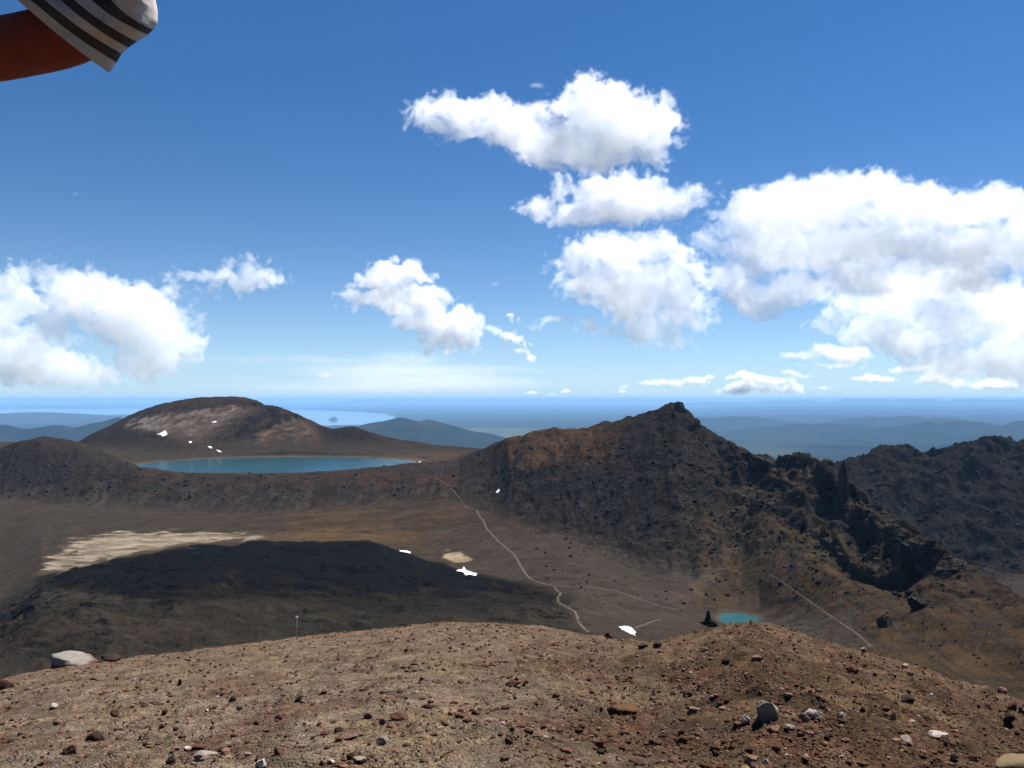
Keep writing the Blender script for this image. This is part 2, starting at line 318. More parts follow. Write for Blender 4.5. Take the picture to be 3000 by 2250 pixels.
paint(wall * (1 - right) * .75, (.050, .043, .039)); paint(wall * (1 - right) * sstep(.05, .6, n_g) * .4, (.082, .068, .055))
paint(box(300, 1000, 1020, 1052, 60, 8) * wall * .7 * sstep(-.3, .4, n_b), (.095, .056, .042))
paint(box(-100, 1010, 1055, 1112, 60, 14) * sstep(.05, .45, n_g) * notfar * .55, (.115, .095, .075))
paint(wall * right * .9, (.036, .033, .032)); paint(wall * right * sstep(.15, .7, n_b) * .5, (.06, .053, .05))
paint(box(1085, 1330, 905, 1000, 40, 22) * wall * (.75 + .6 * n_g), (.105, .068, .042))
paint(poly([(1120, 1012), (1140, 990), (1200, 940), (1215, 925), (1235, 925), (1220, 950), (1160, 1005), (1135, 1018)], 5) * .55, (.16, .105, .065))
gray = box(960, 1560, 1150, 1350, 60, 30) * (1 - sstep(Y5g - 10, Y5g + 90, Yg)) * (1 - flow)
paint(gray * .85, (.083, .073, .063)); paint(gray * sstep(0, .6, n_s) * .5, (.11, .085, .07)); paint(gray * sstep(.2, .6, -n_a) * .4, (.10, .075, .06))
rs = np.maximum(rslope, box(1500, 1760, 1090, 1345, 40, 30)) * (1 - crag)
paint(rs * .85, (.078, .062, .047)); paint(rs * sstep(-.05, .45, n_g) * .7, (.105, .072, .042)); paint(rs * sstep(.1, .6, -n_g) * .6, (.05, .044, .04))
n_d = fbm((Vg - .62 * Ug) / 11, (Ug + .62 * Vg) / 190, 4, 87, .6)
paint(rs * sstep(1650, 1760, Ug) * sstep(0, .5, n_d) * .7, (.098, .070, .042)); paint(rs * sstep(1650, 1760, Ug) * sstep(.05, .5, -n_d) * .75, (.042, .037, .034))
paint(rs * sstep(.25, .7, n_a) * .5, (.09, .085, .04))
paint(poly([(1480, 1290), (1530, 1210), (1560, 1180), (1580, 1190), (1550, 1250), (1510, 1300)], 12) * .5, (.15, .12, .09))
paint(box(1640, 1860, 1320, 1410, 40, 16) * (1 - crag) * notfar * .8, (.085, .078, .07))
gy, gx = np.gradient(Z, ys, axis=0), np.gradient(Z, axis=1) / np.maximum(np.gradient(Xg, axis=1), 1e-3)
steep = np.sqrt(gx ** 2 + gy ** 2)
paint(crag * .92, (.046, .040, .036)); paint(crag * (1 - sstep(.35, .8, steep)) * .6 * sstep(-.4, .4, n_b), (.13, .095, .065)); paint(crag * sstep(.25, .6, n_s) * .4, (.15, .10, .075))  # crags painted dark where steep, ochre where the ground is flatter
paint(peak * .6, (.04, .036, .034))
paint(farwall * .92, (.026, .025, .026)); paint(farwall * sstep(.1, .6, n_b) * .35, (.045, .041, .040))
paint(north * .9, (.058, .046, .039)); paint(north * sstep(0, .6, n_b) * .5, (.085, .066, .052))
bowl = poly([(268, 926), (300, 908), (360, 895), (430, 885), (500, 878), (545, 880), (500, 910), (460, 935), (430, 960), (395, 955), (340, 938)], 10) * north
paint(bowl * (.85 + .3 * n_b), (.178, .14, .115)); paint(bowl * sstep(.1, .5, n_g) * .4, (.19, .155, .13)); paint(poly([(270, 926), (310, 905), (350, 900), (345, 925), (310, 935)], 8) * north * .7, (.20, .17, .15))
paint(poly([(540, 960), (560, 915), (620, 900), (680, 915), (700, 940), (640, 970), (590, 985)], 10) * north * (.6 + .8 * n_b), (.165, .12, .088))
def band(pts, wpx):
    d = np.full(Z.shape, 1e9)
    for (a0, b0), (a1, b1) in zip(pts[:-1], pts[1:]):
        L2 = (a1 - a0) ** 2 + (b1 - b0) ** 2; t = np.clip(((Uw - a0) * (a1 - a0) + (Vw - b0) * (b1 - b0)) / L2, 0, 1)
        d = np.minimum(d, np.hypot(Uw - a0 - t * (a1 - a0), (Vw - b0 - t * (b1 - b0)) * 1.3))
    return 1 - sstep(wpx * .5, wpx, d)
paint(poly([(160, 955), (270, 926), (330, 932), (400, 953), (480, 976), (340, 990), (240, 990)], 10) * north * .85, (.040, .033, .029))
paint(band([(485, 950), (520, 930), (556, 908), (580, 890), (602, 880)], 11) * north * .9, (.02, .018, .018))
paint(band([(530, 938), (575, 920), (612, 906), (640, 893)], 10) * north * .85, (.02, .018, .018))
paint(band([(535, 872), (560, 873), (575, 880)], 6) * north * .8, (.022, .02, .02))
paint(poly([(650, 900), (700, 922), (770, 922), (850, 950), (760, 960), (700, 950)], 10) * north * .8, (.032, .028, .026))
paint(band([(300, 948), (420, 962), (470, 975)], 3) * north * .5, (.11, .08, .06))
shore = (1 - sstep(1.0, 1.22, rl)) * (Yg > LY - 30) + sstep(LX + 120, LX + 260, Xg) * (1 - sstep(1.05, 1.7, rl)) * .8 * (Yg > LY - 120)
paint(shore * .8, (.16, .125, .095)); paint((1 - sstep(1.0, 1.05, rl)) * (Yg > LY - 60), (.24, .20, .15))
paint((1 - sstep(1.0, 1.5, re + .25 * n_b)) * .85, (.135, .12, .10))
# dry lake bed of pale clay, black young lava
playa = poly([(195, 1158), (260, 1151), (440, 1153), (575, 1155), (560, 1164), (480, 1169), (400, 1176), (340, 1186), (250, 1207), (150, 1228), (80, 1246), (105, 1207), (140, 1186), (165, 1170)], 8)
playa = playa * (.75 + .5 * sstep(-.5, .5, n_s)) * (1 - .6 * sstep(.15, .55, fbm(Ug / 60 + 3, Vg / 7, 3, 99)) * np.maximum(sstep(1172, 1200, Vg), 1 - sstep(150, 260, Ug)))
paint(playa * notfar, (.225, .182, .132))
paint(poly([(955, 1203), (972, 1191), (990, 1188), (1008, 1205), (985, 1217), (966, 1209)], 4) * notfar, (.24, .185, .115))
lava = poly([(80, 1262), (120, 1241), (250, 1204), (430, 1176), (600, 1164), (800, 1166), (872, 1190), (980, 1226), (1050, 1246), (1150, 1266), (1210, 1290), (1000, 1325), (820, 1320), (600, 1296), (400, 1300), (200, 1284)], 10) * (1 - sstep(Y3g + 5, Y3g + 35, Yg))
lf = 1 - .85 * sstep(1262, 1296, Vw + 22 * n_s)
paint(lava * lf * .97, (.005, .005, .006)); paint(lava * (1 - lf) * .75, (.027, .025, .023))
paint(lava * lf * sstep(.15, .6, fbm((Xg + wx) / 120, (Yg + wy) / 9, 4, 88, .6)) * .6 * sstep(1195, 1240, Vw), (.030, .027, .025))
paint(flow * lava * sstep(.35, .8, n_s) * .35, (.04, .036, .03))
paint(poly([(480, 1262), (500, 1230), (515, 1232), (508, 1262), (500, 1275)], 3) * .4, (.08, .07, .055))
gk = sstep(.14, .23, COL[..., :1]); COL *= np.array((.42, .385, .35)) * (1 - gk) + .85 * gk; COL *= (1 + .16 * n_b[..., None] + .12 * f_mid[..., None]); COL = np.clip(COL, .006, 1)
M_LAND = rock_mat('volcanic_ground', (7, 1.8), .55, 1.0, 2.2)
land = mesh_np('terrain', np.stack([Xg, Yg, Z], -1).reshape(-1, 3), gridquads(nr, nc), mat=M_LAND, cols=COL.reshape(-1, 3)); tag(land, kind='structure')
print('land', time.time() - T0, nr, nc)

# ------------------------------------------------------------------ water
def water(name, cx, cy, z, rx, ry, base, rough, spec, ws, n=96):
    m, B, p = new_mat(name + '_water'); p.inputs['Base Color'].default_value = (*base, 1); p.inputs['Roughness'].default_value = rough; p.inputs['Specular IOR Level'].default_value = spec
    tc = B.n('ShaderNodeTexCoord').outputs['Object']
    nz = B.n('ShaderNodeTexNoise'); nz.inputs['Scale'].default_value = ws; nz.inputs['Detail'].default_value = 5; B.set(nz.inputs['Vector'], tc)
    n2_ = B.n('ShaderNodeTexNoise'); n2_.inputs['Scale'].default_value = ws * .03; n2_.inputs['Detail'].default_value = 3; B.set(n2_.inputs['Vector'], B.vm('MULTIPLY', tc, (1, 3, 1)))
    B.set(p.inputs['Base Color'], B.vm('SCALE', base, scale=B.m('MULTIPLY_ADD', n2_.outputs[0], .9, .55)))
    bp = B.n('ShaderNodeBump'); bp.inputs['Strength'].default_value = .5; bp.inputs['Distance'].default_value = .3; B.set(bp.inputs['Height'], nz.outputs[0]); B.set(p.inputs['Normal'], bp.outputs[0])
    a = np.linspace(0, 2 * math.pi, n, endpoint=False); co_ = [(cx, cy, z)] + [(cx + rx * math.cos(t), cy + ry * math.sin(t), z) for t in a]
    o = mesh_np(name, np.array(co_), tris=np.array([(0, i + 1, (i + 1) % n + 1) for i in range(n)]), mat=m); tag(o, kind='structure'); return o
water('lake', LX, LY, LAKE_Z, 234 * 1.1, 188 * 1.1, (.004, .036, .047), .22, .16, .25)
water('lake', EX, EY, EM_Z, 17.5, 22, (.014, .058, .060), .25, .1, .8)

# ------------------------------------------------------------------ far plain, lake country and hills
LU, PL = 3.0, -278.0   # metres per unit of the far survey; level of the plain
fu = np.arange(-1800, 4100, 6.0); fy = np.geomspace(3200, 66000, 460)
FY = np.repeat(fy[:, None], len(fu), 1); FU = np.repeat(fu[None], len(fy), 0); FX = (FU - U0) / F * FY
FZ = PL + 7 * fbm(FX / 1500, FY / 1500, 4, 201) + 3 * fbm(FX / 400, FY / 400, 3, 205)
def hill(uc, y, vtop, wu, wd, p=1.0, rough=.1, seed=0, base=PL):
    global FZ
    xc = (uc - U0) / F * y; zt = (V0 - vtop) * y / F; wx_ = wu / F * y
    d = np.sqrt(((FX - xc) / wx_) ** 2 + ((FY - y) / wd) ** 2) * (1 + .16 * fbm(np.arctan2(FX - xc, FY - y) * 2.5, FX * 0 + seed, 3, 230 + seed))
    hgt = (zt - base) * np.clip(1 - d, 0, 1) ** p * (1 + rough * fbm(FX / (wx_ * .35), FY / (wx_ * .35), 4, 240 + seed) * sstep(0, .35, d))
    FZ = np.maximum(FZ, base + hgt)
hill(866, 4350, 901, 330, 800, .95, .10, 1)
hill(925, 4300, 905, 300, 800, 1.0, .10, 2)
hill(-60, 4400, 912, 260, 800, 1.0, .2, 3); hill(255, 4300, 900, 240, 800, 1.0, .2, 4); hill(120, 4700, 917, 240, 800, .8, .2, 5)
hill(70, 12300, 890, 180, 1500, .7, .25, 6); hill(170, 12000, 899, 120, 1100, .7, .25, 7); hill(-150, 12600, 887, 200, 1700, .7, .2, 8)
hill(790, 45000, 864, 80, 3000, .8, .15, 9); hill(806, 45200, 863, 24, 1500, .5, .1, 10); hill(720, 46000, 870, 160, 3000, .8, .1, 11)
hill(721, 12100, 900, 10, 110, .5, .1, 12)
# the forested ranges on the right
rng = sstep(1380, 1800, FU) * sstep(6000, 9000, FY); rz = ridged(FX / 2600, FY / 2600, 5, 260, .5) + .5 * fbm(FX / 6000, FY / 6000, 3, 266)
slope_up = np.interp(FY, [6000, 10000, 16000, 24000, 40000, 66000], [0, 20, 60, 80, 60, 10])
FZ = FZ + rng * (slope_up + 38 * (rz - 1) * sstep(6000, 12000, FY))
for i, (a, b, c, d) in enumerate([(1560, 34000, 867, 130), (1700, 33000, 864, 160), (1870, 32000, 861, 150), (1990, 31000, 861.5, 110), (2110, 30000, 862, 120), (2230, 29000, 861.5, 160), (2420, 29000, 861, 200), (1780, 20000, 884, 190), (2010, 18000, 886, 240), (2230, 17000, 884, 220), (2500, 17000, 882, 240), (1900, 11500, 910, 260), (2180, 10500, 905, 260), (1650, 14500, 900, 220), (1780, 6900, 915, 230), (2080, 6300, 908, 260), (2330, 6000, 902, 300), (1570, 9000, 899, 200), (1960, 8600, 898, 230)]):
    hill(a, b, c, d, b * .10, .75, .4, 20 + i)
# distant low hills on the horizon
FZ = FZ + (1 - rng) * sstep(38000, 52000, FY) * 16 * (.6 + fbm(FX / 5000, FY / 9000, 3, 281))
# the big lake
lk = inpoly([(-1800, 14900), (60, 15200), (330, 16100), (520, 11100), (700, 9260), (800, 9700), (860, 12200), (846, 17000), (760, 20500), (640, 23500), (300, 26700), (100, 25500), (-1800, 27800)], FU + 20 * fbm(FX / 800, FY / 800, 3, 290), FY * (1 + .03 * fbm(FX / 1600, FY / 1600, 3, 292)))
isl = FZ > PL + 14
FZ = np.where(lk & ~isl, PL - 20, FZ)
FC = np.empty(FZ.shape + (3,)); FC[:] = (.011, .015, .013)
fn = fbm(FX / 1800, FY / 1800, 4, 301)
mm = (sstep(.1, .6, fn) * (FZ < PL + 16))[..., None] * .6; FC = FC * (1 - mm) + np.array((.022, .028, .018)) * mm
mm = (sstep(1500, 1640, FU) * (1 - sstep(1690, 1760, FU)) * sstep(4000, 4400, FY) * (1 - sstep(5000, 5600, FY)))[..., None] * .7; FC = FC * (1 - mm) + np.array((.035, .045, .026)) * mm
mm = (sstep(880, 1000, FU) * (1 - sstep(1120, 1200, FU)) * sstep(5500, 6500, FY) * (1 - sstep(8000, 9000, FY)))[..., None] * .5; FC = FC * (1 - mm) + np.array((.10, .11, .06)) * mm
mm = (np.exp(-((FU - 868) / 60) ** 2 - ((FY - 4300) / 500) ** 2) * sstep(-.1, .4, fbm(FX / 300, FY / 300, 3, 305)))[..., None] * .5; FC = FC * (1 - mm) + np.array((.10, .075, .06)) * mm
M_FAR = rock_mat('forested_plain', (900, 200), .5, .6, 40)
far = mesh_np('hills', np.stack([FX, FY, FZ], -1).reshape(-1, 3) * LU, gridquads(*FZ.shape), mat=M_FAR, cols=FC.reshape(-1, 3)); tag(far, kind='structure')
m, B, p = new_mat('far_lake_water'); p.inputs['Base Color'].default_value = (.03, .06, .08, 1); p.inputs['Roughness'].default_value = .08; p.inputs['Specular IOR Level'].default_value = .3
tc = B.n('ShaderNodeTexCoord').outputs['Object']; nz = B.n('ShaderNodeTexNoise'); nz.inputs['Scale'].default_value = .01; B.set(nz.inputs['Vector'], tc)
bp = B.n('ShaderNodeBump'); bp.inputs['Strength'].default_value = .03; bp.inputs['Distance'].default_value = 1; B.set(bp.inputs['Height'], nz.outputs[0]); B.set(p.inputs['Normal'], bp.outputs[0])
lx = [XYZ(u, 0, y)[0] for u, y in ((-1900, 8300), (1000, 8300), (1000, 29000), (-1900, 29000))]
o = mesh_np('water', np.array([(lx[0], 8300, PL - 8), (lx[1], 8300, PL - 8), (lx[2], 29000, PL - 8), (lx[3], 29000, PL - 8)]) * LU, quads=np.array([[0, 1, 2, 3]]), mat=m); tag(o, kind='structure')
# ------------------------------------------------------------------ near ground: the gravel spur the camera stands on
CAMH, SC = .80, .6     # the photographer sits: lens height above the gravel
ycr = lambda u: np.interp(u, [-1500, 0, 640, 960, 1300, 1400, 1600, 2000, 2212, 3700], np.array([14, 22, 27, 30, 24, 23, 26, 22, 19, 12]) * SC)
def spur(u, y):
    yc = ycr(u); s = ((crest(u) - V0) / F * yc - CAMH) / yc
    z = -CAMH - s * y
    e = np.maximum(y - yc * .8, 0); return z - .0075 / SC * e ** 2
def spur_z(x, y):
    """height of the near ground at x, y"""
    x = np.asarray(x, float); y = np.asarray(y, float)
    yy = np.maximum(y, .35); u = np.clip(U0 + F * x / yy, -1500, 3700)
    z = np.where(y > .35, spur(u, yy), -CAMH - .2 * y)
    x = x / SC; y = y / SC
    nz_ = .10 * fbm(x / 2.6, y / 2.6, 4, 401) + .026 * fbm(x / .33, y / .33, 3, 407, .6)
    bumpy = sstep(1100, 1300, u) * (1 - sstep(2600, 3000, u)) * sstep(3, 12, y)
    nz_ = nz_ + bumpy * (.2 * np.maximum(ridged(x / 2.3, y / 1.6, 3, 411) - .9, 0) - .05)
    cl = sstep(-.15, .5, fbm(x / 1.3, y / 1.3, 3, 461) + .3 * sstep(1000, 1700, u))
    nz_ = nz_ + .05 * cl * np.maximum(fbm(x / .16, y / .16, 3, 465, .6) - .05, 0) + .03 * cl * fbm(x / .45, y / .3, 3, 467)
    return z + nz_ * SC * sstep(.5, 5, y)
gu = np.arange(-1500, 3701, 3.2); gyr = np.geomspace(1.2, 62, 640)
GY = np.repeat(gyr[:, None], len(gu), 1); GU = np.repeat(gu[None], len(gyr), 0); GX = (GU - U0) / F * GY
GZ = spur_z(GX, GY) + .006 * fbm(GX / .06, GY / .06, 2, 421)
def ground_col(x, y):
    u = U0 + F * x / np.maximum(y, .5); x = x / SC; y = y / SC
    a = fbm(x / 1.7, y / 1.7, 4, 431); b = fbm(x / .4, y / .4, 3, 437); c = fbm(x / 4, y / 4, 2, 441)
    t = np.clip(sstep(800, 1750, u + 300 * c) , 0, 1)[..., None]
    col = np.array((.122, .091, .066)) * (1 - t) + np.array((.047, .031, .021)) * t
    k = (sstep(.05, .6, a) * .55)[..., None]; col = col * (1 - k) + np.array((.078, .042, .026)) * k
    k = (sstep(.1, .6, -a) * .4)[..., None]; col = col * (1 - k) + np.array((.14, .095, .052)) * k
    k = (sstep(9, 24, y) * .45)[..., None]; col = col * (1 - k) + np.array((.125, .082, .056)) * k
    return col * (1 + .38 * b[..., None])
M_GROUND = rock_mat('scoria_gravel', (.15, .03), .55, 1.0, .025, grain=.014)
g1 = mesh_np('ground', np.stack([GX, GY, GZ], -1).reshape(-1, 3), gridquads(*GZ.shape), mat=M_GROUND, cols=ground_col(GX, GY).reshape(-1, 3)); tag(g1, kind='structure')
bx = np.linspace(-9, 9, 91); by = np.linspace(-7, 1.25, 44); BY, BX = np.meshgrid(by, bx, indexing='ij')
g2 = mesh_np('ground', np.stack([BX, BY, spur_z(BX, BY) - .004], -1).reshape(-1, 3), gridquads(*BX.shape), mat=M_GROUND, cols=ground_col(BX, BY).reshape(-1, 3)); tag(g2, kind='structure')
print('ground', time.time() - T0)
def spur_hit(u, v):
    """where the sight line (u, v) meets the near ground"""
    yy = np.geomspace(1.4, 24, 1500); x = (u - U0) / F * yy; z = spur_z(x, yy); vv = np.minimum.accumulate(V0 - z / yy * F)
    i = int(np.argmax(vv <= v))
    if vv[i] > v: i = int(np.argmin(vv))
    return x[i], yy[i], z[i]

# ------------------------------------------------------------------ stones
rng_ = np.random.default_rng(5); R = random.Random(11)
def ico(sub):
    import bmesh
    bm = bmesh.new(); bmesh.ops.create_icosphere(bm, subdivisions=sub, radius=1)
    v = np.array([a.co[:] for a in bm.verts]); f = np.array([[q.index for q in p.verts] for p in bm.faces]); bm.free(); return v, f
ICO = {k: ico(k) for k in (1, 2, 3, 4, 5)}
def noise3(p, s, seed, n=3):
    return (fbm(p[:, 0] * s + p[:, 2] * s * .61, p[:, 1] * s - p[:, 2] * s * .77, n, seed) + fbm(p[:, 2] * s * 1.1 + 5, p[:, 0] * s * .8 - p[:, 1] * s * .7, n, seed + 50)) * .5
def rock_shape(sub, seed, cuts=7, rough=.12):
    """an angular stone: a ball cut by random planes, then roughened"""
    v, f = ICO[sub]; v = v.copy(); rr = np.random.default_rng(seed)
    for _ in range(cuts):
        n = rr.normal(size=3); n /= np.linalg.norm(n); d = rr.uniform(.45, .8)
        s = v @ n - d; v = v - np.where(s > 0, s, 0)[:, None] * n * .92
    v = v * (1 + rough * noise3(v, 1.9, seed, 4))[:, None]
    return v, f
STONE_COLS = {'maroon': (.072, .036, .029), 'dark': (.038, .027, .022), 'brown': (.085, .047, .027), 'red': (.085, .043, .031), 'pink': (.15, .088, .068), 'tan': (.17, .115, .065), 'grey': (.15, .118, .096), 'white': (.34, .28, .235)}
def cull_bottom(z): return z
# gravel: tens of thousands of small stones as one object
NS = 190000
gu_ = rng_.uniform(-350, 2560, NS); q = rng_.uniform(0, 1, NS) ** .75; gyy = SC * 3.4 * (31 / 3.4) ** q
gxx = (gu_ - U0) / F * gyy
sz = SC * .0045 * (1 / np.maximum(rng_.uniform(0, 1, NS), .004)) ** .52 * np.where(gu_ > 1150 + 250 * rng_.normal(size=NS), 1.15, .8)
sz = np.minimum(sz * (.75 + gyy / SC / 22), .046 * SC)
clump = fbm(gxx / .55, gyy / .55, 3, 451) + .35 * sstep(1100, 1700, gu_)
keep = rng_.uniform(0, 1, NS) < .45 + .9 * np.clip(clump, -.4, .7)
gu_, gyy, gxx, sz = gu_[keep], gyy[keep], gxx[keep], sz[keep]; NS = len(sz)
shapes = [rock_shape(1, 900 + i, 4, .1) for i in range(24)]
cs = np.array([STONE_COLS[k] for k in ('maroon', 'dark', 'brown', 'red', 'pink', 'tan', 'grey', 'white')])
pick = rng_.choice(8, NS, p=[.22, .08, .36, .17, .09, .05, .025, .005])
gzz = spur_z(gxx, gyy)
Vs, Fs, Cs = [], [], []; off = 0
order = rng_.integers(0, 24, NS)
for k in range(24):
    idx = np.where(order == k)[0]; v, f = shapes[k]; n = len(idx)
    a = rng_.uniform(0, 6.283, n); ca, sa = np.cos(a), np.sin(a)
    s3 = sz[idx, None] * rng_.uniform([.8, .6, .45], [1.3, 1., .8], (n, 3))
    p = v[None] * s3[:, None, :]
    P = np.stack([p[..., 0] * ca[:, None] - p[..., 1] * sa[:, None] + gxx[idx, None], p[..., 0] * sa[:, None] + p[..., 1] * ca[:, None] + gyy[idx, None], p[..., 2] + (gzz[idx] + s3[:, 2] * .35)[:, None]], -1)
    Vs.append(P.reshape(-1, 3)); Fs.append((f[None] + (np.arange(n) * len(v))[:, None, None] + off).reshape(-1, 3)); off += n * len(v)
    Cs.append(np.repeat(cs[pick[idx]] * rng_.uniform(.7, 1.35, (n, 1)), len(v), 0))
M_STONE = rock_mat('scoria_stone', (.03, .008), .35, .6, .01)
gr = mesh_np('gravel', np.concatenate(Vs), tris=np.concatenate(Fs), mat=M_STONE, cols=np.concatenate(Cs), smooth=False); tag(gr, kind='stuff', label='reddish brown gravel of small scoria stones covering the near slope', cat='gravel')
print('gravel', NS, time.time() - T0)
def crust(v, seed, base, top, lvl=.1):
    """rock colour with a pale crust on the upper faces"""
    t = sstep(lvl - .15, lvl + .25, v[:, 2] + .35 * noise3(v, 2.5, seed + 5))[:, None]
    return (np.array(base) * (1 - t) + np.array(top) * t) * (1 + .25 * noise3(v, 4, seed + 9))[:, None]
def stone(u, v, wpx, hpx, col, label, seed, group=None, cat='stone', name='stone', sub=3, top=None, cuts=8, rough=.12, flat=.75, rot=None, sink=.42):
    x, y, z = spur_hit(u, v)
    k = y / F; a = R.uniform(0, 6.28) if rot is None else rot
    sv, sf = rock_shape(sub, seed, cuts, rough)
    colr = crust(sv, seed, col, top) if top else np.array(col) * (1 + .3 * noise3(sv, 3, seed + 9))[:, None]
    sv = sv - (sv.max(0) + sv.min(0)) / 2; ext = (sv.max(0) - sv.min(0)) / 2
    cc, ss = math.cos(a), math.sin(a)
    sv = np.stack([sv[:, 0] * cc - sv[:, 1] * ss, sv[:, 0] * ss + sv[:, 1] * cc, sv[:, 2]], -1); ext = (sv.max(0) - sv.min(0)) / 2
    wpx, hpx = wpx * .92, hpx * .9
    sv = sv / ext * np.array((wpx * k / 2, wpx * k / 2 * flat, hpx * k / 2 * (1 + sink)))
    o = mesh_np(name, sv, tris=sf, mat=M_STONE, cols=colr, smooth=sub > 3)
    o.location = (x, y, z + hpx * k * (.5 - .5 * sink)); tag(o, label, cat, group); return o
W = (.38, .32, .275); GW = (.22, .185, .155)
S = STONE_COLS
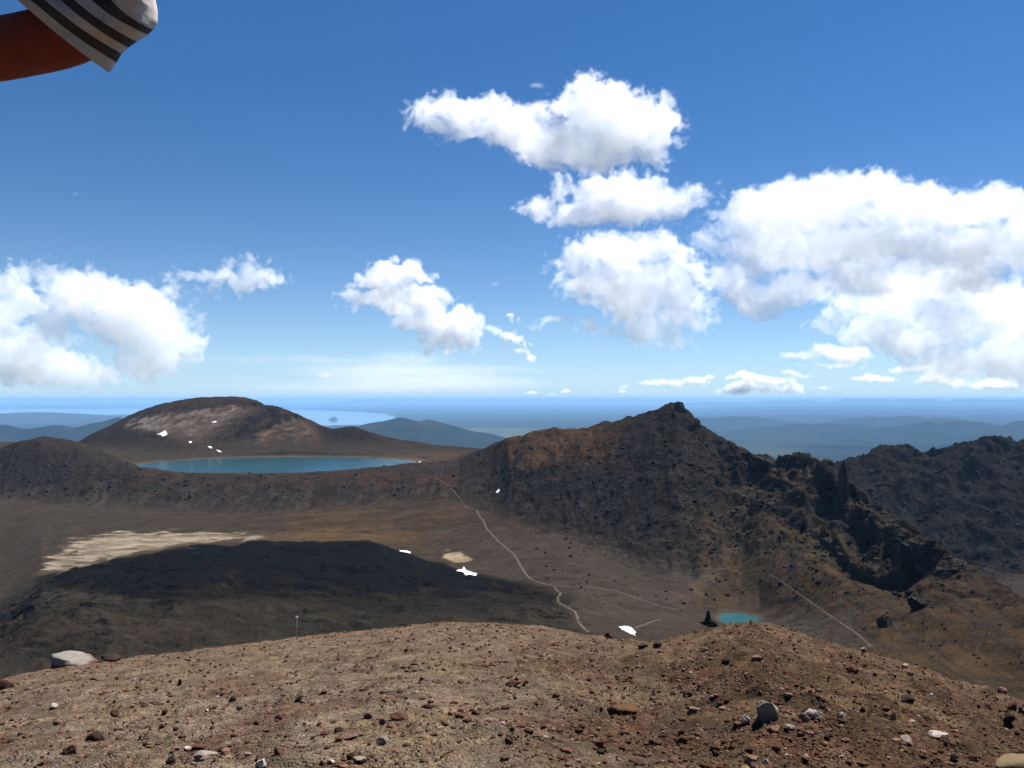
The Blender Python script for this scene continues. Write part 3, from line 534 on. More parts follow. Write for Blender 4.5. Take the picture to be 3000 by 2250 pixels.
named = [
 (157, 1437, 118, 33, 'maroon', (.185, .165, .148), 'large white crusted boulder lying on the left crest of the gravel slope', 'boulder', 4),
 (242, 1424, 52, 15, 'dark', None, 'low dark rock on the crest just right of the large white boulder', 'rock', 3),
 (6, 1488, 52, 26, 'maroon', None, 'dark rock cut off by the left edge on the gravel crest', 'rock', 3),
 (389, 1480, 10, 14, 'dark', None, 'upright dark little stone alone near the left crest', 'stone', 2),
 (248, 1547, 20, 16, 'maroon', None, 'squarish dark maroon stone on bare tan gravel below the white boulder', 'stone', 3),
 (356, 1544, 15, 15, 'maroon', None, 'round maroon stone right of the squarish dark maroon one', 'stone', 3),
 (503, 1514, 17, 12, 'maroon', None, 'dark maroon stone on smooth tan gravel in the left half', 'stone', 3),
 (205, 1600, 44, 22, 'dark', None, 'long dark clinkery stone leaning up to the right, lower left', 'stone', 3),
 (153, 1628, 36, 22, 'brown', None, 'brown wedge of rock below the long dark clinkery stone', 'stone', 3),
 (316, 1611, 18, 11, 'maroon', None, 'maroon wedge stone right of the long dark clinkery stone', 'stone', 3),
 (116, 1530, 22, 12, 'maroon', W, 'white topped maroon stone near the left edge below the boulder', 'stone', 3),
 (447, 1538, 11, 7, 'pink', W, 'small bright white topped chip on tan gravel left of centre', 'stone', 2),
 (563, 1662, 30, 26, 'maroon', W, 'white capped purple stone cut off by the bottom edge', 'stone', 3),
 (445, 1634, 58, 12, 'grey', GW, 'flat pale grey slab sunk in the gravel at lower left', 'slab', 3),
 (404, 1623, 17, 9, 'pink', W, 'small white stone touching the upper left end of the grey slab', 'stone', 2),
 (430, 1617, 30, 10, 'red', None, 'reddish flat stone behind the pale grey slab', 'stone', 2),
 (201, 1469, 16, 8, 'red', None, 'flat red stone below the large white boulder', 'stone', 2),
 (124, 1564, 22, 12, 'pink', None, 'pinkish stone at far left on the gravel', 'stone', 2),
 (371, 1650, 26, 18, 'dark', None, 'dark stone by the bottom edge left of the grey slab', 'stone', 3),
 (644, 1518, 18, 15, 'dark', None, 'dark round stone with a tan chip beside it on the smooth middle slope', 'stone', 3),
 (654, 1518, 12, 6, 'tan', None, 'tan chip touching the right of a dark round stone', 'stone', 2),
 (603, 1555, 18, 13, 'maroon', None, 'maroon stone on the middle slope left of a reddish cluster', 'stone', 3),
 (795, 1553, 20, 15, 'maroon', None, 'rounded maroon stone left of the widest reddish stone cluster', 'stone', 3),
 (862, 1556, 44, 18, 'red', None, 'widest reddish knobbly rock in the centre of the slope', 'rock', 3),
 (826, 1565, 18, 12, 'maroon', None, 'maroon stone tucked against the left of the knobbly rock', 'stone', 3),
 (922, 1529, 30, 11, 'red', None, 'long low red stone above right of the knobbly rock', 'stone', 2),
 (758, 1595, 36, 12, 'pink', None, 'flat pinkish stone below the maroon stones in the centre', 'stone', 3),
 (827, 1606, 34, 16, 'grey', None, 'pale grey rounded stone half buried in the lower centre', 'stone', 3),
 (1110, 1479, 40, 10, 'maroon', None, 'low broken maroon ledge in the middle of the slope', 'ledge', 3),
 (1024, 1545, 15, 13, 'maroon', None, 'maroon stone in line with the knobbly rock, right of it', 'stone', 3),
 (1099, 1610, 20, 18, 'maroon', None, 'upright maroon stone at lower centre', 'stone', 3),
 (937, 1591, 24, 10, 'red', None, 'low red stone below the knobbly rock', 'stone', 2),
 (776, 1650, 34, 18, 'dark', GW, 'dark stone with white flecked top near the bottom centre', 'stone', 3),
 (716, 1650, 22, 11, 'pink', W, 'white stone with pink underside at the bottom left of centre', 'stone', 3),
 (603, 1629, 28, 16, 'red', None, 'reddish lump of scoria above the bottom edge, left of centre', 'stone', 3),
 (1657, 1554, 54, 46, 'grey', GW, 'big pale grey boulder with a slanted face on the right slope', 'boulder', 4),
 (1610, 1562, 22, 18, 'pink', W, 'bright white lump left of the big slanted grey boulder', 'stone', 3),
 (1640, 1560, 24, 16, 'pink', GW, 'pinkish white stone at the foot of the big grey boulder', 'stone', 3),
 (1472, 1611, 30, 26, 'brown', None, 'rounded brown boulder standing alone left of the grey boulder', 'boulder', 4),
 (1472, 1587, 16, 12, 'dark', None, 'dark stone just behind the lone rounded brown boulder', 'stone', 3),
 (1292, 1615, 22, 16, 'maroon', None, 'dark maroon stone far left of the lone rounded brown boulder', 'stone', 3),
 (1622, 1656, 30, 26, 'tan', None, 'tan stone standing at the bottom edge, right of centre', 'stone', 3),
 (1654, 1650, 16, 13, 'white', W, 'small bright white spiky stone beside a tan stone at the bottom', 'stone', 2),
 (1548, 1633, 18, 14, 'maroon', None, 'maroon stone below right of the lone brown boulder', 'stone', 3),
 (1481, 1503, 17, 13, 'maroon', None, 'maroon stone among fine rubble above the lone brown boulder', 'stone', 3),
 (1758, 1551, 42, 22, 'maroon', W, 'white topped purple block right of the big grey boulder', 'block', 3),
 (1737, 1558, 26, 20, 'grey', None, 'grey lavender stone leaning on the white topped purple block', 'stone', 3),
 (1705, 1577, 24, 14, 'pink', W, 'white and pink stone below the big grey boulder', 'stone', 3),
 (1673, 1581, 28, 15, 'tan', None, 'tan stone below the foot of the big grey boulder', 'stone', 3),
 (1638, 1427, 26, 12, 'pink', None, 'long pale stone on the upper right slope', 'stone', 2),
 (1521, 1410, 20, 9, 'pink', None, 'pale flat stone near the crest in front of the small green lake', 'stone', 2),
 (1568, 1436, 20, 14, 'dark', None, 'dark stone between two long pale stones near the right crest', 'stone', 3),
 (1316, 1378, 19, 15, 'maroon', None, 'dark knob of rock on the crest left of the snow patch', 'rock', 3),
 (1388, 1400, 26, 9, 'dark', None, 'dark ledge below the snow patch on the crest', 'ledge', 3),
 (1420, 1397, 22, 11, 'dark', None, 'dark hollowed rock right of the ledge below the snow patch', 'rock', 3),
 (1252, 1574, 30, 12, 'maroon', None, 'low maroon slab in the middle right of the slope', 'slab', 3),
 (1348, 1538, 74, 16, 'brown', None, 'wide low brown outcrop half buried in the slope', 'outcrop', 4),
 (1500, 1540, 34, 14, 'pink', None, 'cluster like pinkish rock right of the wide low outcrop', 'rock', 3),
 (1841, 1454, 32, 20, 'red', None, 'red block on the right crest casting a dark shadow', 'block', 3),
 (1955, 1441, 16, 9, 'pink', W, 'bright white sliver of stone on the right crest', 'stone', 2),
 (1963, 1459, 16, 11, 'pink', None, 'pink stone below the bright white sliver', 'stone', 2),
 (1817, 1554, 24, 18, 'pink', GW, 'pink and yellowish stone right of the white topped purple block', 'stone', 3),
 (1923, 1553, 26, 20, 'pink', None, 'pinkish stone with a white pebble at its foot, right slope', 'stone', 3),
 (2025, 1590, 48, 13, 'pink', W, 'flat white crusted slab on the lower right slope', 'slab', 3),
 (1955, 1606, 42, 20, 'pink', GW, 'pink and white knobbly rock left of the flat white crusted slab', 'rock', 3),
 (2185, 1532, 26, 17, 'maroon', None, 'dark maroon stone near the right edge of the slope', 'stone', 3),
 (2179, 1563, 28, 20, 'dark', None, 'dark rounded stone at the right edge below the maroon one', 'stone', 3),
 (2135, 1532, 18, 12, 'maroon', None, 'small maroon stone left of the two dark stones at the right edge', 'stone', 2),
 (2198, 1690, 130, 66, 'tan', (.15, .11, .065), 'big tan boulder with a yellowish top in the lower right corner', 'boulder', 4),
 (2062, 1638, 20, 15, 'pink', None, 'pink stone left of the big tan corner boulder', 'stone', 3),
 (1958, 1514, 46, 14, 'dark', None, 'long dark ridge of rock on the right slope', 'rock', 3),
 (1865, 1403, 12, 9, 'pink', W, 'tiny bright white stone on the right skyline of the gravel', 'stone', 2),
 (2166, 1494, 20, 14, 'pink', None, 'pale stone on the crest at far right', 'stone', 2),
 (2100, 1640, 26, 12, 'red', None, 'red stone just left of the big tan corner boulder', 'stone', 2),
]
for i, (u, v, wp, hp, c, top, lab, cat, sub) in enumerate(named):
    flatv = 1.0
    stone(u, v, wp, hp, S[c], lab, 3000 + i * 7, cat=cat, name=('boulder' if cat == 'boulder' else 'rock' if cat in ('rock', 'ledge', 'outcrop', 'block', 'slab') else 'stone'), sub=sub, top=top, cuts=10 if cat != 'boulder' else 12, rough=.14)
kinds = [('maroon', 'small loose dark maroon stone lying on the gravel slope', 'small dark maroon stones'), ('brown', 'small loose plain brown stone lying on the gravel slope', 'small brown stones'), ('red', 'small loose brick red stone lying on the gravel slope', 'small brick red stones'), ('pink', 'small loose pale pink stone lying on the gravel slope', 'small pale pink stones')]
taken = [(u, v, wp) for u, v, wp, *_ in named]
n = 0; tries = 0
while n < 150 and tries < 9000:
    tries += 1
    u = R.uniform(-10, 2222); v = R.uniform(crest(u) + 8, 1668)
    if R.random() > .45 + .55 * (u > 1100): continue
    if any(abs(u - a) < c * .6 + 8 and abs(v - b) < c * .4 + 8 for a, b, c in taken): continue
    if float(fbm(np.array([u / 90.]), np.array([v / 40.]), 3, 471)[0]) < R.uniform(-.35, .25): continue
    kq = kinds[R.choices(range(4), [.36, .22, .27, .15])[0]]; f_ = (v - 1250) / 400
    wp = R.uniform(3.5, 7) * f_ + 2.5; taken.append((u, v, wp))
    stone(u, v, wp, wp * R.uniform(.5, .8), [a * R.uniform(.8, 1.2) for a in S[kq[0]]], kq[1], 5000 + n * 3, group=kq[2], sub=2, cuts=6); n += 1
print('stones', n, time.time() - T0)
# ------------------------------------------------------------------ rocks, rubble and spires on the mountain
M_CRAG = rock_mat('dark_lava_rock', (5, 1.0), .5, .9, 1.0)
def crag_rock(u, v, wpx, hpx, label, seed, name='rock_outcrop', cat='outcrop', col=(.040, .036, .034), top=(.10, .075, .052), depth=1.0, dy=0, sink=.8, rough=.2, cuts=16, sub=4, taper=0., rot=0.):
    y = visible_y(u, v) + dy; x = (u - U0) / F * y; z = float(land_z(x, y)); k = y / F
    sv, sf = rock_shape(max(sub, 5), seed, cuts, rough)
    q_ = sv * 1.0
    sv = sv * (1 + .30 * noise3(q_, 1.3, seed + 3, 2) + .08 * (ridged(q_[:, 0] * 2.6 + q_[:, 2] * .8, q_[:, 1] * 2.6 + q_[:, 2] * 2.6, 4, seed, .6) - 1) + .05 * noise3(q_, 7., seed + 8, 3))[:, None]
    rr_ = np.random.default_rng(seed + 77)
    for _ in range(4):
        n_ = rr_.normal(size=3); n_[2] *= .6; n_ /= np.linalg.norm(n_); e_ = sv @ n_; c_ = np.quantile(e_, rr_.uniform(.82, .95)); sv = sv - np.where(e_ > c_, e_ - c_, 0)[:, None] * n_ * .9
    colr = crust(sv, seed, np.array(col) * .8, np.array(top) * .6, .5)
    sv = sv - (sv.max(0) + sv.min(0)) / 2; sv = sv / ((sv.max(0) - sv.min(0)) / 2)
    tp = 1 - taper * (sv[:, 2] * .5 + .5); sv[:, 0] *= tp; sv[:, 1] *= tp
    H = hpx * k * (1 + sink) / 2
    sv = sv * np.array((wpx * k / 2, wpx * k / 2 * depth, H))
    o = mesh_np(name, sv, tris=sf, mat=M_CRAG, cols=colr, smooth=False); o.location = (x, y, z + hpx * k - H); o.rotation_euler = (0, 0, rot)
    return tag(o, label, cat)
crag_rock(1821, 1062, 36, 72, 'dark pointed rock spire on the ridge behind the crags', 601, 'rock_spire', 'rock spire', taper=.68, top=(.045, .04, .038), cuts=6, rough=.12)
crag_rock(1530, 1350, 22, 32, 'black rock tower beside the small green lake', 602, 'rock_tower', 'rock tower', col=(.018, .016, .016), top=(.02, .018, .018), taper=.3, cuts=6, rough=.16)
crag_rock(1530, 1353, 42, 16, 'low black rubble ridge at the foot of the rock tower', 603, 'rock_ridge', 'rock', col=(.018, .016, .016), top=(.022, .02, .018), depth=.5)
crag_rock(1468, 892, 34, 24, 'dark jagged outcrop at the summit of the pointed peak', 604, taper=.4, depth=.8, dy=6, rough=.25, top=(.055, .047, .042))
crag_rock(1500, 922, 34, 20, 'dark outcrop just below the summit on its right shoulder', 605, dy=4, top=(.06, .05, .042))
crag_rock(1640, 1008, 64, 28, 'rounded dark outcrop on the skyline where the ridge dips', 606, dy=8, top=(.06, .05, .042))
crag_rock(1975, 1200, 80, 44, 'black crag at the right end of the cliffs', 614, top=(.07, .055, .042), depth=.8)
crag_rock(2050, 1235, 70, 28, 'small dark outcrop on the crest right of the cliffs', 616, top=(.07, .055, .042))
crag_rock(1915, 1355, 36, 28, 'dark outcrop low on the rusty slope', 618, top=(.06, .05, .042))
crag_rock(1985, 1315, 52, 26, 'dark outcrop in the middle of the rusty right slope', 619, top=(.06, .05, .042))
# scree: thousands of dark blocks on the slopes
Vs, Fs, Cs = [], [], []; off = 0; cnt = 0
shp = [rock_shape(1, 700 + i, 4, .15) for i in range(12)]
zones = [(2600, (1020, 1640), (950, 1200), (.6, 2.0), .8), (900, (1150, 1620), (1130, 1320), (.5, 1.6), .8), (1500, (1560, 2212), (1120, 1440), (.5, 1.7), .9), (900, (0, 1000), (1000, 1080), (.8, 2.4), .9), (700, (1850, 2212), (970, 1240), (1.2, 3.4), .9), (900, (1660, 2040), (1000, 1290), (1.0, 4.2), .9), (500, (1480, 1700), (940, 1120), (.8, 2.6), .9), (500, (0, 1100), (1270, 1420), (.4, 1.1), .9)]
for N, (u0, u1), (v0, v1), (s0, s1), dk in zones:
    for _ in range(N):
        u = R.uniform(u0, u1); v = R.uniform(v0, v1)
        if u > 1000 and v1 == 1200 and v > 1085 + (u - 1020) * .22 + R.gauss(0, 18): continue
        if abs(u - 1592) < 70 and v > 1300: continue
        y = visible_y(u, v)
        if y > 2000 or y < 120: continue
        x = (u - U0) / F * y; z = float(land_z(x, y))
        if (v0, v1) != (970, 1240) and y > 1420: continue
        s = s0 * (1 / max(R.random(), .02)) ** .45; s = min(s, s1 * 1.6) * R.uniform(.7, 1.1) * min(1.15, y / 850)
        sv, sf = shp[cnt % 12]; a = R.uniform(0, 6.28); p = sv * np.array((s, s * .8, s * R.uniform(.5, .9)))
        p = np.stack([p[:, 0] * math.cos(a) - p[:, 1] * math.sin(a) + x, p[:, 0] * math.sin(a) + p[:, 1] * math.cos(a) + y, p[:, 2] + z + s * .2], -1)
        Vs.append(p); Fs.append(sf + off); off += len(sv); cnt += 1
        Cs.append(np.full((len(sv), 3), 1.) * np.array((.036, .032, .030)) * R.uniform(.35, 1.3))
rub = mesh_np('rubble', np.concatenate(Vs), tris=np.concatenate(Fs), mat=M_CRAG, cols=np.concatenate(Cs), smooth=False); tag(rub, kind='stuff', label='dark lava blocks scattered over the mountain slopes', cat='rubble')
print('rubble', cnt, time.time() - T0)
# ------------------------------------------------------------------ snow patches
m, B, p = new_mat('old_snow'); p.inputs['Base Color'].default_value = (.62, .63, .64, 1); p.inputs['Roughness'].default_value = .8
nz = B.n('ShaderNodeTexNoise'); nz.inputs['Scale'].default_value = .6; nz.inputs['Detail'].default_value = 5; bp = B.n('ShaderNodeBump'); bp.inputs['Strength'].default_value = .4; bp.inputs['Distance'].default_value = .4
B.set(nz.inputs['Vector'], B.n('ShaderNodeTexCoord').outputs['Object']); B.set(bp.inputs['Height'], nz.outputs[0]); B.set(p.inputs['Normal'], bp.outputs[0]); M_SNOW = m
def snow(pts, label, thick=.8):
    P3 = []
    for u, v in pts:
        y = visible_y(u, v); P3.append(((u - U0) / F * y, y))
    P3 = np.array(P3); N = len(P3); dens = []
    for i in range(N):
        for t in np.linspace(0, 1, 6, endpoint=False): dens.append(P3[i] * (1 - t) + P3[(i + 1) % N] * t)
    dens = np.array(dens); c = P3.mean(0); nb_ = len(dens)
    sz_ = np.linalg.norm(dens - c, axis=1).mean()
    dens = dens + np.stack([fbm(dens[:, 0] / (sz_ * .4), dens[:, 1] / (sz_ * .4), 2, 9), fbm(dens[:, 0] / (sz_ * .4), dens[:, 1] / (sz_ * .4), 2, 19)], -1) * sz_ * .05
    V_ = [(c[0], c[1], float(land_z(c[0], c[1])) + thick)]; rings = 7
    for r in range(1, rings + 1):
        t = r / rings
        for q_ in dens:
            xy = c + (q_ - c) * t; V_.append((xy[0], xy[1], float(land_z(xy[0], xy[1])) + thick * (1 - t ** 4) - (.25 if r == rings else 0) + .1))
    T = [(0, 1 + i, 1 + (i + 1) % nb_) for i in range(nb_)]; Q = []
    for r in range(rings - 1):
        a = 1 + r * nb_; b = a + nb_
        for i in range(nb_): Q.append((a + i, b + i, b + (i + 1) % nb_, a + (i + 1) % nb_))
    o = mesh_np('snow_patch', np.array(V_), quads=np.array(Q), tris=np.array(T), mat=M_SNOW); return tag(o, label, 'snow patch')
snow([(1337, 1354), (1355, 1352), (1372, 1362), (1374, 1374), (1350, 1364)], 'white snow patch just behind the gravel crest, nearest of the snow', .7)
snow([(985, 1232), (1000, 1223), (1007, 1231), (1032, 1240), (1020, 1242), (1000, 1236)], 'pointed white snow patch at the edge of the black lava below the pale clay patch', .8)
snow([(862, 1189), (880, 1189), (889, 1192), (872, 1193)], 'thin white snow strip on the back edge of the black lava', .8)
snow([(338, 938), (350, 934), (357, 930), (362, 938), (352, 943)], 'bright snow patch in the pale bowl of the hill behind the lake', 1.2)
snow([(407, 954), (414, 953), (415, 956), (409, 957)], 'tiny snow spot below the pale bowl, left of two others', .35)
snow([(448, 964), (456, 964), (459, 968), (453, 968)], 'tiny snow spot above the left shore of the lake, upper of two', .35)
snow([(466, 971), (474, 973), (480, 977), (473, 976)], 'tiny snow streak nearest the lake shore', .35)
snow([(457, 911), (467, 909), (468, 912), (460, 913)], 'small snow spot under the dark lava bench on the hill behind the lake', .35)
snow([(1070, 1064), (1077, 1056), (1080, 1058), (1074, 1066)], 'small snow spot on the dark hillside beside the footpath', .35)
snow([(896, 1000.5), (905, 997.5), (916, 994.5), (906, 998.6)], 'thin snow streak at the right end of the blue lake', .1)
# ------------------------------------------------------------------ footpaths
M_PATH = rock_mat('trodden_dust', (3, .8), .3, .3, .2, attr=False, col=(.088, .073, .060))
def path(pts, width, col=None):
    P3 = []
    for i in range(len(pts) - 1):
        n_ = max(2, int(math.hypot(pts[i + 1][0] - pts[i][0], pts[i + 1][1] - pts[i][1]) / 3))
        for t in np.linspace(0, 1, n_, endpoint=False):
            u = pts[i][0] * (1 - t) + pts[i + 1][0] * t + R.gauss(0, .5); v = pts[i][1] * (1 - t) + pts[i + 1][1] * t
            y = visible_y(u, v); P3.append(((u - U0) / F * y, y))
    P3 = np.array(P3); d = np.gradient(P3, axis=0); d /= np.maximum(np.linalg.norm(d, axis=1), 1e-6)[:, None]
    nrm = np.stack([-d[:, 1], d[:, 0]], -1); wd = width * (1 + .35 * perlin(np.arange(len(P3)) * .31, np.zeros(len(P3)), 3) + .35 * perlin(np.arange(len(P3)) * .9, np.zeros(len(P3)), 8))[:, None] / 2
    V_ = []
    for s in (-1, -.33, .33, 1):
        q_ = P3 + nrm * wd * s; V_.append(np.stack([q_[:, 0], q_[:, 1], land_z(q_[:, 0], q_[:, 1]) + (.22 if abs(s) < .5 else .05)], -1))
    V_ = np.stack(V_, 1); n_ = len(P3); i = np.arange(n_ * 4).reshape(n_, 4)
    o = mesh_np('path', V_.reshape(-1, 3), np.stack([i[:-1, :-1], i[:-1, 1:], i[1:, 1:], i[1:, :-1]], -1).reshape(-1, 4), mat=M_PATH); tag(o, kind='structure'); return o
path([(1030, 1102), (1034, 1113), (1044, 1125), (1050, 1140), (1062, 1155), (1075, 1168), (1090, 1180), (1105, 1193), (1117, 1208), (1128, 1228), (1140, 1245), (1155, 1255)], 2.0)
path([(1155, 1255), (1180, 1262), (1196, 1266), (1205, 1277), (1212, 1281), (1205, 1292), (1207, 1302), (1222, 1310), (1242, 1322), (1245, 1330), (1250, 1345), (1262, 1358), (1275, 1368)], 1.8)
path([(925, 1028), (945, 1034), (965, 1045), (980, 1060), (990, 1073), (1002, 1090), (1012, 1098), (1030, 1102)], 1.1)
path([(1196, 1266), (1270, 1268), (1330, 1276), (1380, 1294), (1430, 1310), (1470, 1318)], 1.4)
path([(1370, 1357), (1390, 1350), (1410, 1342), (1430, 1337)], 1.6)
path([(1660, 1240), (1700, 1265), (1750, 1300), (1800, 1335), (1850, 1368), (1885, 1400)], .8)
# ------------------------------------------------------------------ marker pole on the crest
def tube(name, pts, rad, mat, seg=8, parent=None):
    V_, Q = [], []
    for i, (p_, r) in enumerate(zip(pts, rad)):
        for k in range(seg):
            a = 2 * math.pi * k / seg; V_.append((p_[0] + r * math.cos(a), p_[1] + r * math.sin(a), p_[2]))
    for i in range(len(pts) - 1):
        for k in range(seg): Q.append((i * seg + k, i * seg + (k + 1) % seg, (i + 1) * seg + (k + 1) % seg, (i + 1) * seg + k))
    V_.append(pts[-1]); T = [((len(pts) - 1) * seg + k, (len(pts) - 1) * seg + (k + 1) % seg, len(V_) - 1) for k in range(seg)]
    return mesh_np(name, np.array(V_, float), np.array(Q), np.array(T), mat=mat, parent=parent)
m, B, p = new_mat('weathered_pole'); p.inputs['Base Color'].default_value = (.16, .14, .12, 1); p.inputs['Roughness'].default_value = .8; M_POLE = m
m, B, p = new_mat('orange_cap'); p.inputs['Base Color'].default_value = (.35, .24, .19, 1); M_CAP = m
py = 17.2; px = py * (641 - U0) / F; pz = float(spur_z(px, py))
pole = bpy.data.objects.new('marker_pole', None); C.objects.link(pole); pole.location = (px, py, pz); tag(pole, 'thin grey track marker pole with a pale cap standing on the gravel crest', 'marker pole')
zt = (V0 - 1331) / F * py - pz
tube('pole', [(0, 0, -.2), (0, 0, zt * .5), (0, 0, zt - .055)], [.009, .008, .008], M_POLE, parent=pole)
tube('cap', [(0, 0, zt - .055), (0, 0, zt - .03), (0, 0, zt)], [.02, .021, .018], M_CAP, parent=pole)
# ------------------------------------------------------------------ the air
if WITH_HAZE:
    m = bpy.data.materials.new('hazy_air'); m.use_nodes = True; m.node_tree.nodes.clear(); B = NB(m.node_tree)
    pv = B.n('ShaderNodeVolumePrincipled'); pv.inputs['Color'].default_value = (.31, .58, .94, 1); pv.inputs['Density'].default_value = 1.9e-5; pv.inputs['Anisotropy'].default_value = 0
    ou = B.n('ShaderNodeOutputMaterial'); m.node_tree.links.new(pv.outputs[0], ou.inputs['Volume'])
    X, Y0_, Y1_, Zb, Zt = 310000, -3000, 204000, -925, 112.0
    v = np.array([(sx * X, y, z) for z in (Zb, Zt) for y in (Y0_, Y1_) for sx in (-1, 1)], float)
    q = np.array([(0, 2, 3, 1), (4, 5, 7, 6), (0, 1, 5, 4), (2, 6, 7, 3), (0, 4, 6, 2), (1, 3, 7, 5)])
    hz = mesh_np('haze', v, q, mat=m, smooth=False); tag(hz, kind='stuff', label='thin blue air fading the far land')
# ------------------------------------------------------------------ a companion leaning past the camera, arm held out to the left
def skinned(name, joints, edges, mat, parent=None, sub=2):
    names = list(joints); me = bpy.data.meshes.new(name)
    me.from_pydata([joints[k][0] for k in names], [(names.index(a), names.index(b)) for a, b in edges], []); me.materials.append(mat)
    o = bpy.data.objects.new(name, me); C.objects.link(o)
    sk = o.modifiers.new('skin', 'SKIN'); sk.use_smooth_shade = True
    lay = me.skin_vertices[0] if len(me.skin_vertices) else None
    for i_, k in enumerate(names):
        r = joints[k][1]; r = (r, r) if isinstance(r, (int, float)) else r
        lay.data[i_].radius = r
    lay.data[0].use_root = True
    ss = o.modifiers.new('smooth', 'SUBSURF'); ss.levels = sub; ss.render_levels = sub
    if parent: o.parent = parent
    return o
def cloth(name, col, rough=.9):
    m, B, p = new_mat(name); p.inputs['Roughness'].default_value = rough; p.inputs['Specular IOR Level'].default_value = .1
    nz = B.n('ShaderNodeTexNoise'); nz.inputs['Scale'].default_value = 38; nz.inputs['Detail'].default_value = 8; nz.inputs['Roughness'].default_value = .7; B.set(nz.inputs['Vector'], B.n('ShaderNodeTexCoord').outputs['Object'])
    B.set(p.inputs['Base Color'], B.vm('SCALE', col, scale=B.m('MULTIPLY_ADD', nz.outputs[0], 1.0, .5)))
    bp = B.n('ShaderNodeBump'); bp.inputs['Strength'].default_value = .6; bp.inputs['Distance'].default_value = .006; B.set(bp.inputs['Height'], nz.outputs[0]); B.set(p.inputs['Normal'], bp.outputs[0]); return m
M_SKIN = cloth('tanned_skin', (.19, .040, .026), .5); M_LIGHT = cloth('pale_stripe_cloth', (.40, .36, .335)); M_DARK = cloth('dark_stripe_cloth', (.05, .042, .04)); M_TROUSER = cloth('trouser_cloth', (.06, .065, .07)); M_HAIR = cloth('brown_hair', (.03, .018, .012)); M_BOOT = cloth('boot_leather', (.04, .03, .022))
M_SHIRT, B, p = new_mat('striped_shirt_cloth'); p.inputs['Roughness'].default_value = .9; p.inputs['Specular IOR Level'].default_value = .1
fr_ = B.m('FRACT', B.m('DIVIDE', B.vm('DOT_PRODUCT', B.n('ShaderNodeTexCoord').outputs['Object'], (.46, .60, .66), out=1), .072)); mxs = B.n('ShaderNodeMix', data_type='RGBA')
B.set(mxs.inputs[0], B.m('GREATER_THAN', fr_, .55)); mxs.inputs[6].default_value = (.40, .36, .335, 1); mxs.inputs[7].default_value = (.05, .042, .04, 1); B.set(p.inputs['Base Color'], mxs.outputs[2])
gz = lambda x, y: float(spur_z(x, y))
A = lambda u, v, y: XYZ(u, v + 11, y)        # arm points
hipL, hipR = (-1.02, .40, .14), (-.90, .52, .14)
J = {'pelvis': ((-.96, .46, .18), (.15, .12)), 'belly': ((-.86, .58, .36), (.145, .11)), 'chest': ((-.68, .78, .60), (.155, .12)), 'neckbase': ((-.53, .98, .80), .075), 'neck': ((-.49, 1.03, .88), .058), 'head': ((-.45, 1.09, .98), (.085, .10)), 'crown': ((-.43, 1.12, 1.06), (.07, .08)),
     'shr': ((-.425, 1.02, .72), .062), 'arm1': (A(232, 24, 1.08), .043), 'arm2': (A(150, 66, 1.10), .041), 'arm3': (A(0, 96, 1.10), .0405), 'elbow': (A(-190, 122, 1.10), .041), 'fore': (A(-330, 60, 1.12), .038), 'wrist': (A(-520, -60, 1.15), .027), 'palm': (A(-590, -105, 1.16), (.04, .02)),
     'shl': ((-.68, .93, .72), .062), 'larm': ((-.80, .95, .47), .044), 'lelb': ((-.90, .92, .28), .04), 'lwr': ((-.98, .75, .16), .028), 'lpalm': ((-.99, .69, .13), (.036, .02)),
     'hr': (hipR, .095), 'kr': ((-.88, .62, -.33), .062), 'ar': ((-.92, .46, gz(-.92, .46) + .09), .042), 'fr': ((-.88, .60, gz(-.88, .6) + .035), .04),
     'hl': (hipL, .095), 'kl': ((-1.08, .52, -.34), .062), 'al': ((-1.12, .34, gz(-1.12, .34) + .09), .042), 'fl': ((-1.10, .48, gz(-1.1, .48) + .035), .04)}
E_ = [('pelvis', 'belly'), ('belly', 'chest'), ('chest', 'neckbase'), ('neckbase', 'neck'), ('neck', 'head'), ('head', 'crown'), ('neckbase', 'shr'), ('shr', 'arm1'), ('arm1', 'arm2'), ('arm2', 'arm3'), ('arm3', 'elbow'), ('elbow', 'fore'), ('fore', 'wrist'), ('wrist', 'palm'),
      ('neckbase', 'shl'), ('shl', 'larm'), ('larm', 'lelb'), ('lelb', 'lwr'), ('lwr', 'lpalm'), ('pelvis', 'hr'), ('hr', 'kr'), ('kr', 'ar'), ('ar', 'fr'), ('pelvis', 'hl'), ('hl', 'kl'), ('kl', 'al'), ('al', 'fl')]
for side, sgn in (('palm', 1), ('lpalm', -1)):                   # five fingers on each hand
    p0 = Vector(J[side][0]); base = Vector(J['wrist' if sgn > 0 else 'lwr'][0]); d = (p0 - base).normalized(); acr = d.cross(Vector((0, 1, .2))).normalized(); dn = d.cross(acr)
    for f_i, (off, ln) in enumerate([(-.030, .062), (-.010, .075), (.010, .070), (.030, .055)]):
        a = p0 + acr * off + d * .02; b = a + d * ln * .55 + dn * .006; c_ = b + d * ln * .4 + dn * .022
        for tg, q_, r in (('a', a, .0095), ('b', b, .0088), ('c', c_, .0075)): J[f'{side}{f_i}{tg}'] = (tuple(q_), r)
        E_ += [(side, f'{side}{f_i}a'), (f'{side}{f_i}a', f'{side}{f_i}b'), (f'{side}{f_i}b', f'{side}{f_i}c')]
    t1 = p0 - d * .02 - acr * .038; t2 = t1 + d * .035 - acr * .022; J[side + 'ta'] = (tuple(t1), .011); J[side + 'tb'] = (tuple(t2), .009); E_ += [(side, side + 'ta'), (side + 'ta', side + 'tb')]
for k in ('head', 'crown'): J.pop(k)
E_ = [e for e in E_ if 'head' not in e and 'crown' not in e]
rough_body = skinned('person', J, E_, M_SKIN)
bpy.context.view_layer.update(); dg_ = bpy.context.evaluated_depsgraph_get()
